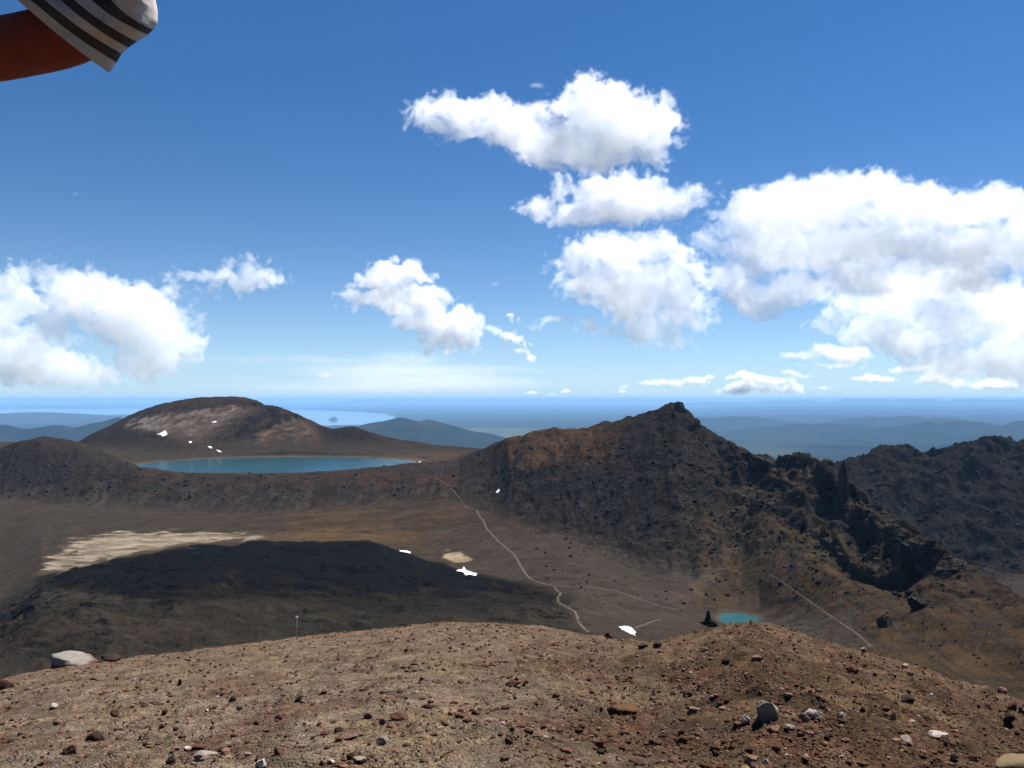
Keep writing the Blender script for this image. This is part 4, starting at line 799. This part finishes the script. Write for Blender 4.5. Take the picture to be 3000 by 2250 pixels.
bme = bpy.data.meshes.new_from_object(rough_body.evaluated_get(dg_)); bv = np.empty(len(bme.vertices) * 3); bme.vertices.foreach_get('co', bv); bv = bv.reshape(-1, 3); bme.calc_loop_triangles()
bt = np.empty(len(bme.loop_triangles) * 3, np.int32); bme.loop_triangles.foreach_get('vertices', bt); bt = bt.reshape(-1, 3)
bpy.data.objects.remove(rough_body)
HC = Vector((-.45, 1.09, .985)); HF = Vector((-.45, .87, -.2)).normalized(); HU = (Vector((.28, .35, .9)) - HF * Vector((.28, .35, .9)).dot(HF)).normalized(); HS = HF.cross(HU)
HM = np.array([HF[:], HS[:], HU[:]])
def ell(c, r):                                                     # an ellipsoid in the head's own frame (front, side, up)
    v_, f_ = ICO[3]; return (v_ * np.array(r) + np.array(c)) @ HM + np.array(HC[:]), f_
parts = [(bv, bt)] + [ell(c, r) for c, r in (((0, 0, .02), (.098, .076, .098)), ((.03, 0, -.055), (.065, .056, .06)), ((.100, 0, -.022), (.020, .013, .022)), ((.082, 0, -.062), (.016, .024, .006)), ((.080, 0, -.072), (.016, .020, .006)), ((-.005, .076, -.015), (.018, .010, .030)), ((-.005, -.076, -.015), (.018, .010, .030)), ((.078, .030, .008), (.018, .022, .007)), ((.078, -.030, .008), (.018, .022, .007)), ((-.03, 0, -.08), (.055, .052, .08)))]
PV, PF, o_ = [], [], 0
for v_, f_ in parts: PV.append(v_); PF.append(f_ + o_); o_ += len(v_)
person = mesh_np('person', np.concatenate(PV), tris=np.concatenate(PF), mat=M_SKIN)
rm = person.modifiers.new('one_skin', 'REMESH'); rm.mode = 'VOXEL'; rm.voxel_size = .0055; rm.use_smooth_shade = True
sm__ = person.modifiers.new('soften', 'SMOOTH'); sm__.factor = .5; sm__.iterations = 5
tag(person, 'bare arm in a grey and white striped short sleeve reaching into the upper left corner', 'person')
# the sleeve: a loose tube, its hem hanging below the arm, striped around
RR = [(236, 146), (252, 124), (263, 105), (277, 92), (296, 79), (320, 64), (331, 53), (341, 37), (341, 15), (336, -12), (330, -60), (330, -160)]
TT = [(64, 0), (92, 0), (123, 0), (157, 0), (188, 0), (225, 0), (263, 0), (290, -10), (300, -25), (300, -50), (310, -100), (312, -200)]
prof = []
for (r0, r1), (t0, t1) in zip(RR, TT):
    k = 1.55 if t1 == 0 else 2.4
    prof.append(((r0 + (t0 - r0) * k, r1 + (t1 - r1) * k), (r0, r1)))
SEG, SUB = 40, 4; V_, Q, MI = [], [], []
nring = (len(prof) - 1) * SUB + 1
for i_ in range(nring):
    a, t = divmod(i_, SUB); t /= SUB
    if a >= len(prof) - 1: a, t = len(prof) - 2, 1.
    Lp = [prof[a][0][k] * (1 - t) + prof[a + 1][0][k] * t for k in (0, 1)]; Rp = [prof[a][1][k] * (1 - t) + prof[a + 1][1][k] * t for k in (0, 1)]
    yd = 1.10 - .05 * i_ / nring; cx, cz = (Lp[0] + Rp[0]) / 2, (Lp[1] + Rp[1]) / 2; dpt = .072 + .01 * i_ / nring
    for k in range(SEG):
        ph = 2 * math.pi * k / SEG; cph = math.copysign(abs(math.cos(ph)) ** .85, math.cos(ph))
        bulge = 10 * (1 - cph * cph)                                         # stripes sag around the near and far sides
        wr = 3.6 * math.sin(3 * ph + i_ * .22) + 2.6 * math.sin(5 * ph - i_ * .3)
        px_, pv_ = cx + (Rp[0] - Lp[0]) / 2 * cph - bulge * .6 + wr * .25 * (1 - abs(cph)), cz + (Rp[1] - Lp[1]) / 2 * cph + bulge * .75
        yy = yd + (dpt + wr * .0012) * math.sin(ph); V_.append(A(px_, pv_, yy))
for i_ in range(nring - 1):
    for k in range(SEG):
        Q.append((i_ * SEG + k, i_ * SEG + (k + 1) % SEG, (i_ + 1) * SEG + (k + 1) % SEG, (i_ + 1) * SEG + k)); MI.append((i_ // SUB) % 2 if i_ // SUB < 7 else 0)
sl = mesh_np('sleeve', np.array(V_), np.array(Q), mat=M_LIGHT, parent=person); sl.data.materials.append(M_DARK); sl.data.polygons.foreach_set('material_index', MI)
so = sl.modifiers.new('hem', 'SOLIDIFY'); so.thickness = .002; so.offset = -1
tk = 1.16
sj = {k: (J[k][0], tuple(q_ * tk for q_ in (J[k][1] if isinstance(J[k][1], tuple) else (J[k][1], J[k][1])))) for k in ('pelvis', 'belly', 'chest', 'neckbase', 'shl', 'larm')}
sj['shr'] = (J['shr'][0], (.08, .08))
skinned('shirt', sj, [('pelvis', 'belly'), ('belly', 'chest'), ('chest', 'neckbase'), ('neckbase', 'shl'), ('shl', 'larm'), ('neckbase', 'shr')], M_SHIRT, person)
tj = {k: (J[k][0], tuple(q_ * 1.2 for q_ in (J[k][1] if isinstance(J[k][1], tuple) else (J[k][1], J[k][1])))) for k in ('pelvis', 'hr', 'kr', 'ar', 'hl', 'kl', 'al')}
skinned('trousers', tj, [('pelvis', 'hr'), ('hr', 'kr'), ('kr', 'ar'), ('pelvis', 'hl'), ('hl', 'kl'), ('kl', 'al')], M_TROUSER, person)
hv, hf = ICO[4]; keep_ = (hv[:, 2] > -.25 - .9 * np.clip(-hv[:, 0], -1, 1)) & ~((hv[:, 0] > .45) & (hv[:, 2] < .55))
hf = hf[keep_[hf].all(1)]; hv = hv * (1 + .05 * noise3(hv, 6, 77, 3))[:, None] * np.array((.108, .085, .110)) + np.array((-.006, 0, .022))
hr_ = mesh_np('hair', hv @ HM + np.array(HC[:]), tris=hf, mat=M_HAIR, parent=person); hs_ = hr_.modifiers.new('thick', 'SOLIDIFY'); hs_.thickness = .012; hs_.offset = -1
for a_, f_ in (('ar', 'fr'), ('al', 'fl')):
    pa, pf = Vector(J[a_][0]), Vector(J[f_][0]); skinned('boot', {'a': (tuple(pa + Vector((0, 0, .06))), .056), 'b': (tuple(pa - Vector((0, 0, .04))), .058), 'c': (tuple(pf), (.052, .042))}, [('a', 'b'), ('b', 'c')], M_BOOT, person)
# ------------------------------------------------------------------ clouds
def cloud_material(name, aniso):
    m = bpy.data.materials.new(name); m.use_nodes = True; m.node_tree.nodes.clear(); B = NB(m.node_tree)
    pv = B.n('ShaderNodeVolumePrincipled'); pv.inputs['Color'].default_value = (1, 1, 1, 1); pv.inputs['Density'].default_value = 1; pv.inputs['Anisotropy'].default_value = aniso
    ou = B.n('ShaderNodeOutputMaterial'); m.node_tree.links.new(pv.outputs[0], ou.inputs['Volume']); return m
M_CLOUD = cloud_material('cloud_vapour', .25); M_THIN = cloud_material('thin_cloud_vapour', .25); [n for n in M_THIN.node_tree.nodes if n.type == 'PRINCIPLED_VOLUME'][0].inputs['Density'].default_value = .005
def cloud(blobs, y, label, vox=2.3, sig=.028, edge=7, A1=60, A2=20, seed=0, deep=.6, group=None, bias=.35, mat=None, gain=1.):
    name = 'cloud'
    g = bpy.data.node_groups.new(name, 'GeometryNodeTree'); g.interface.new_socket('Geometry', in_out='OUTPUT', socket_type='NodeSocketGeometry')
    B = NB(g); out = B.n('NodeGroupOutput'); pos = B.n('GeometryNodeInputPosition').outputs[0]
    s = y / F; lo = [1e9] * 3; hi = [-1e9] * 3; f = None; Rc = random.Random(seed)
    nz = B.n('ShaderNodeTexNoise'); nz.inputs['Scale'].default_value = 1 / (110 * s); nz.inputs['Detail'].default_value = 4; nz.inputs['Roughness'].default_value = .55
    B.set(nz.inputs['Vector'], B.vm('ADD', pos, (seed * 977.3 * s, seed * 31.1 * s, 0)))
    wv = B.vm('SCALE', B.vm('SUBTRACT', nz.outputs['Color'], (.5, .5, .5)), scale=A1 * s * 2.)
    p2 = B.vm('ADD', pos, wv)
    for u, v, ru, rv in blobs:
        rd = (ru * rv) ** .5 * deep; c = XYZ(u, v, y); c = (c[0], c[1] + Rc.uniform(-.3, .3) * rd * s, c[2]); r = (ru * s, rd * s, rv * s)
        for i in range(3): lo[i] = min(lo[i], c[i] - r[i] * 1.2 - A1 * s * .5); hi[i] = max(hi[i], c[i] + r[i] * 1.2 + A1 * s * .5)
        q = B.vm('DIVIDE', B.vm('SUBTRACT', p2, c), r)
        dd = B.m('MULTIPLY', B.m('SUBTRACT', 1., B.vm('LENGTH', q, out=1)), min(r))
        f = dd if f is None else B.m('SMOOTH_MAX', f, dd, 8 * s)
    lo[2] = max(lo[2], 125.)
    vo = B.n('ShaderNodeTexVoronoi', feature='F1'); vo.inputs['Scale'].default_value = 1 / (26 * s); vo.inputs['Detail'].default_value = 2; vo.inputs['Roughness'].default_value = .5
    B.set(vo.inputs['Vector'], p2)
    f = B.m('ADD', f, B.m('MULTIPLY', B.m('SUBTRACT', .5 + bias, vo.outputs['Distance']), A2 * s))
    n2 = B.n('ShaderNodeTexNoise'); n2.inputs['Scale'].default_value = 1 / (22 * s); n2.inputs['Detail'].default_value = 5; n2.inputs['Roughness'].default_value = .68; B.set(n2.inputs['Vector'], pos)
    f = B.m('ADD', f, B.m('MULTIPLY', B.m('SUBTRACT', n2.outputs[0], .5), A2 * s * 2))
    zz = B.n('ShaderNodeSeparateXYZ'); B.set(zz.inputs[0], pos)
    f = B.m('MULTIPLY', f, B.m('DIVIDE', B.m('SUBTRACT', zz.outputs[2], 125.), 10 * s, clamp=True))      # thins out to nothing at its foot
    dens = B.m('MULTIPLY', B.m('DIVIDE', f, edge * s, clamp=True), sig / s * gain)
    vc = B.n('GeometryNodeVolumeCube'); B.set(vc.inputs['Density'], dens); vc.inputs['Min'].default_value = lo; vc.inputs['Max'].default_value = hi
    for i, a in enumerate('XYZ'): vc.inputs['Resolution ' + a].default_value = max(8, int((hi[i] - lo[i]) / (vox * s)))
    sm = B.n('GeometryNodeSetMaterial'); sm.inputs['Material'].default_value = mat or M_CLOUD; B.set(sm.inputs[0], vc.outputs[0]); B.set(out.inputs[0], sm.outputs[0])
    vd = bpy.data.volumes.new(name); vd.materials.append(mat or M_CLOUD)
    ob = bpy.data.objects.new(name, vd); C.objects.link(ob); md = ob.modifiers.new('vapour', 'NODES'); md.node_group = g
    return tag(ob, label, 'cloud', group)
if WITH_CLOUDS:
    cloud([(920, 240, 45, 25), (985, 235, 70, 40), (1060, 240, 75, 50), (1120, 275, 90, 50), (1200, 310, 110, 55), (1262, 240, 72, 78), (1325, 262, 90, 75), (1400, 275, 75, 65), (1300, 330, 110, 42), (1395, 340, 55, 30), (1440, 255, 35, 40), (1010, 285, 60, 25)], 5000, 'highest white cloud, heart shaped with two humps and a long left tail', seed=1)
    cloud([(1165, 455, 40, 36), (1205, 415, 35, 30), (1280, 460, 100, 40), (1290, 415, 70, 42), (1370, 420, 90, 44), (1440, 432, 75, 36), (1510, 425, 45, 22), (1400, 465, 80, 28), (1215, 480, 50, 18)], 7600, 'flat white cloud directly under the heart shaped one', seed=2)
    cloud([(1240, 560, 52, 42), (1320, 545, 80, 45), (1400, 548, 90, 40), (1470, 575, 60, 50), (1290, 610, 65, 48), (1370, 625, 110, 62), (1460, 650, 75, 52), (1515, 692, 36, 16), (1400, 700, 75, 38), (1440, 735, 60, 15), (1195, 704, 38, 11), (1245, 710, 40, 10), (1292, 700, 32, 10)], 5200, 'rounded white cloud with a thin hooked tail on its lower left', seed=3, sig=.024, bias=.45, deep=.5)
    cloud([(1545, 520, 45, 28), (1600, 470, 70, 65), (1660, 445, 80, 55), (1720, 470, 120, 72), (1835, 430, 120, 66), (1885, 405, 90, 45), (1960, 455, 120, 62), (2060, 460, 100, 52), (2150, 450, 90, 48), (2240, 480, 80, 62), (1700, 540, 150, 52), (1850, 530, 200, 58), (2050, 540, 200, 54), (2210, 540, 130, 58), (1580, 600, 80, 62), (1640, 645, 80, 48), (1720, 625, 90, 50), (1850, 610, 100, 55), (1960, 600, 110, 55), (2090, 600, 100, 50)], 6000, 'largest white cloud filling the right of the sky', seed=4, vox=2.8, sig=.022, deep=.5)
    cloud([(1870, 660, 80, 45), (1950, 650, 90, 62), (2080, 620, 90, 62), (1900, 715, 80, 40), (1980, 745, 90, 45), (2050, 700, 80, 60), (2150, 680, 80, 80), (2240, 700, 60, 90), (2100, 785, 100, 45), (2190, 770, 80, 70), (2215, 820, 50, 35), (2290, 760, 80, 80), (1800, 690, 50, 22)], 16000, 'ragged greyish cloud hanging low beneath the largest one at the right edge', seed=5, vox=2.8, sig=.02, bias=.4, A2=26)
    cloud([(100, 592, 42, 32), (150, 625, 72, 52), (212, 655, 80, 60), (275, 685, 90, 70), (340, 712, 78, 80), (402, 740, 40, 48), (330, 775, 75, 46), (15, 620, 50, 42), (60, 655, 60, 45), (-10, 690, 60, 70), (130, 715, 55, 36), (25, 770, 100, 62), (120, 800, 110, 45), (210, 815, 70, 30), (-60, 640, 70, 60), (-80, 760, 90, 70), (265, 815, 35, 20)], 14000, 'big billowing white cloud at the left edge above the hill', seed=6, vox=2.8, sig=.022, A2=26)
    cloud([(408, 589, 44, 10), (470, 592, 50, 25), (495, 574, 22, 20), (545, 572, 28, 22), (550, 605, 62, 28), (603, 612, 28, 22), (455, 620, 22, 25)], 5400, 'small white cloud with two knobs right of the big left cloud', seed=7)
    cloud([(355, 635, 40, 20), (420, 645, 36, 12), (390, 652, 40, 10)], 5400, 'faint wisp between the big left cloud and the two knobbed one', seed=8, sig=.012, mat=M_THIN, gain=200.)
    cloud([(830, 600, 62, 36), (880, 605, 48, 32), (775, 645, 42, 30), (830, 650, 62, 32), (900, 650, 70, 30), (952, 652, 30, 18), (965, 690, 80, 36), (1040, 700, 35, 20), (960, 738, 55, 30), (1000, 722, 52, 28), (895, 690, 50, 25)], 5600, 'ragged white cloud sloping down to the right over the lake', seed=9, sig=.045)
    cloud([(1108, 738, 22, 10), (1130, 756, 18, 13), (1148, 776, 14, 10), (1101, 705, 10, 10)], 6500, 'short slanting scrap of cloud right of the ragged sloping one', seed=10, vox=2.2, A1=30, sig=0.1)
    cloud([(1730, 770, 42, 10), (1790, 762, 50, 18), (1840, 768, 45, 22), (1880, 775, 22, 12), (1810, 795, 60, 6)], 12000, 'low flat white cloud below the ragged grey one', seed=11, vox=2.5, A1=30, A2=10, edge=12, sig=0.08)
    cloud([(1400, 830, 25, 8), (1450, 828, 45, 8), (1510, 829, 28, 9), (1360, 834, 18, 8)], 30000, 'thin bank of small clouds low over the pointed peak', seed=12, vox=2., A1=22, A2=8, edge=9, sig=0.2)
    cloud([(1580, 850, 40, 8), (1610, 835, 45, 14), (1650, 815, 60, 11), (1690, 835, 50, 12), (1600, 858, 38, 7), (1720, 848, 30, 8), (1570, 838, 30, 9), (1590, 812, 36, 7)], 32000, 'broken cluster of low clouds on the horizon right of the peak', seed=13, vox=2., A1=30, A2=9, edge=9, sig=0.2)
    cloud([(1880, 822, 45, 8), (1915, 824, 28, 6)], 30000, 'small flat cloud low over the far ranges', seed=14, vox=2., A1=20, A2=8, edge=9, sig=0.2)
    cloud([(2020, 818, 45, 13), (2060, 828, 25, 9), (2150, 830, 60, 14)], 30000, 'low pale cloud near the right edge of the far ranges', seed=15, vox=2., A1=22, A2=8, edge=9, sig=.12)
    cloud([(1800, 790, 70, 5), (1760, 800, 20, 5)], 20000, 'thin streak of cloud under the low flat one', seed=16, vox=2., A1=18, A2=6, edge=8, sig=.1)
    cloud([(1157, 183, 20, 6)], 5000, 'tiny wisp of cloud in the notch of the heart shaped one', seed=17, vox=2., A1=16, A2=6, edge=9, sig=.035)
    cloud([(1068, 612, 13, 5)], 5000, 'tiny lone wisp of cloud in the middle of the blue', seed=18, vox=2., A1=14, A2=5, edge=8, sig=.035)
    cloud([(168, 420, 20, 6)], 5000, 'faint tiny wisp of cloud alone high on the left', seed=19, vox=2., A1=16, A2=6, edge=12, sig=.02, mat=M_THIN, gain=200.)
    cloud([(1145, 849, 16, 4)], 42000, 'tiny puff just over the horizon, leftmost of three', seed=20, vox=1.6, A1=12, A2=4, edge=6, sig=0.4)
    cloud([(1188, 853, 18, 4)], 42000, 'tiny puff just over the horizon, middle one of three', seed=21, vox=1.6, A1=12, A2=4, edge=6, sig=0.4)
    cloud([(1226, 849, 14, 4)], 42000, 'tiny puff just over the horizon, rightmost of three', seed=22, vox=1.6, A1=12, A2=4, edge=6, sig=0.4)
    cloud([(700, 808, 22, 8)], 24000, 'small puff inside the pale veil of high cloud', seed=23, vox=1.8, A1=16, A2=5, edge=7, sig=0.1)
    cloud([(540, 775, 130, 9), (700, 777, 150, 12), (880, 778, 110, 18), (860, 800, 270, 22), (1060, 798, 150, 10), (920, 824, 280, 24), (820, 838, 330, 16), (1090, 828, 130, 12)], 42000, 'long flat veil of pale cloud along the horizon behind the lake', seed=24, vox=4., A1=14, A2=5, edge=16, sig=.005, deep=1.2, bias=.6, mat=M_THIN, gain=200.)
    cloud([(1345, 842, 16, 4), (1362, 838, 10, 3)], 34000, 'tiny scrap of cloud low over the left shoulder of the pointed peak', seed=25, vox=1.8, A1=14, A2=5, edge=7, sig=.25)
    cloud([(1535, 812, 22, 5), (1512, 815, 14, 4)], 30000, 'small thin cloud above the low bank over the peak', seed=26, vox=1.8, A1=16, A2=5, edge=7, sig=.2)
    cloud([(1700, 806, 34, 5), (1735, 812, 26, 5)], 28000, 'thin ragged streak above the broken low cluster on the horizon', seed=27, vox=1.8, A1=18, A2=6, edge=7, sig=.15)
    cloud([(1770, 838, 22, 5), (1796, 834, 14, 4)], 34000, 'tiny flat cloud between the broken cluster and the small flat cloud', seed=28, vox=1.8, A1=14, A2=5, edge=7, sig=.2)
    cloud([(1950, 800, 40, 8), (1990, 795, 26, 7)], 26000, 'low cloud under the left edge of the ragged right one', seed=29, vox=2., A1=20, A2=7, edge=8, sig=.12)
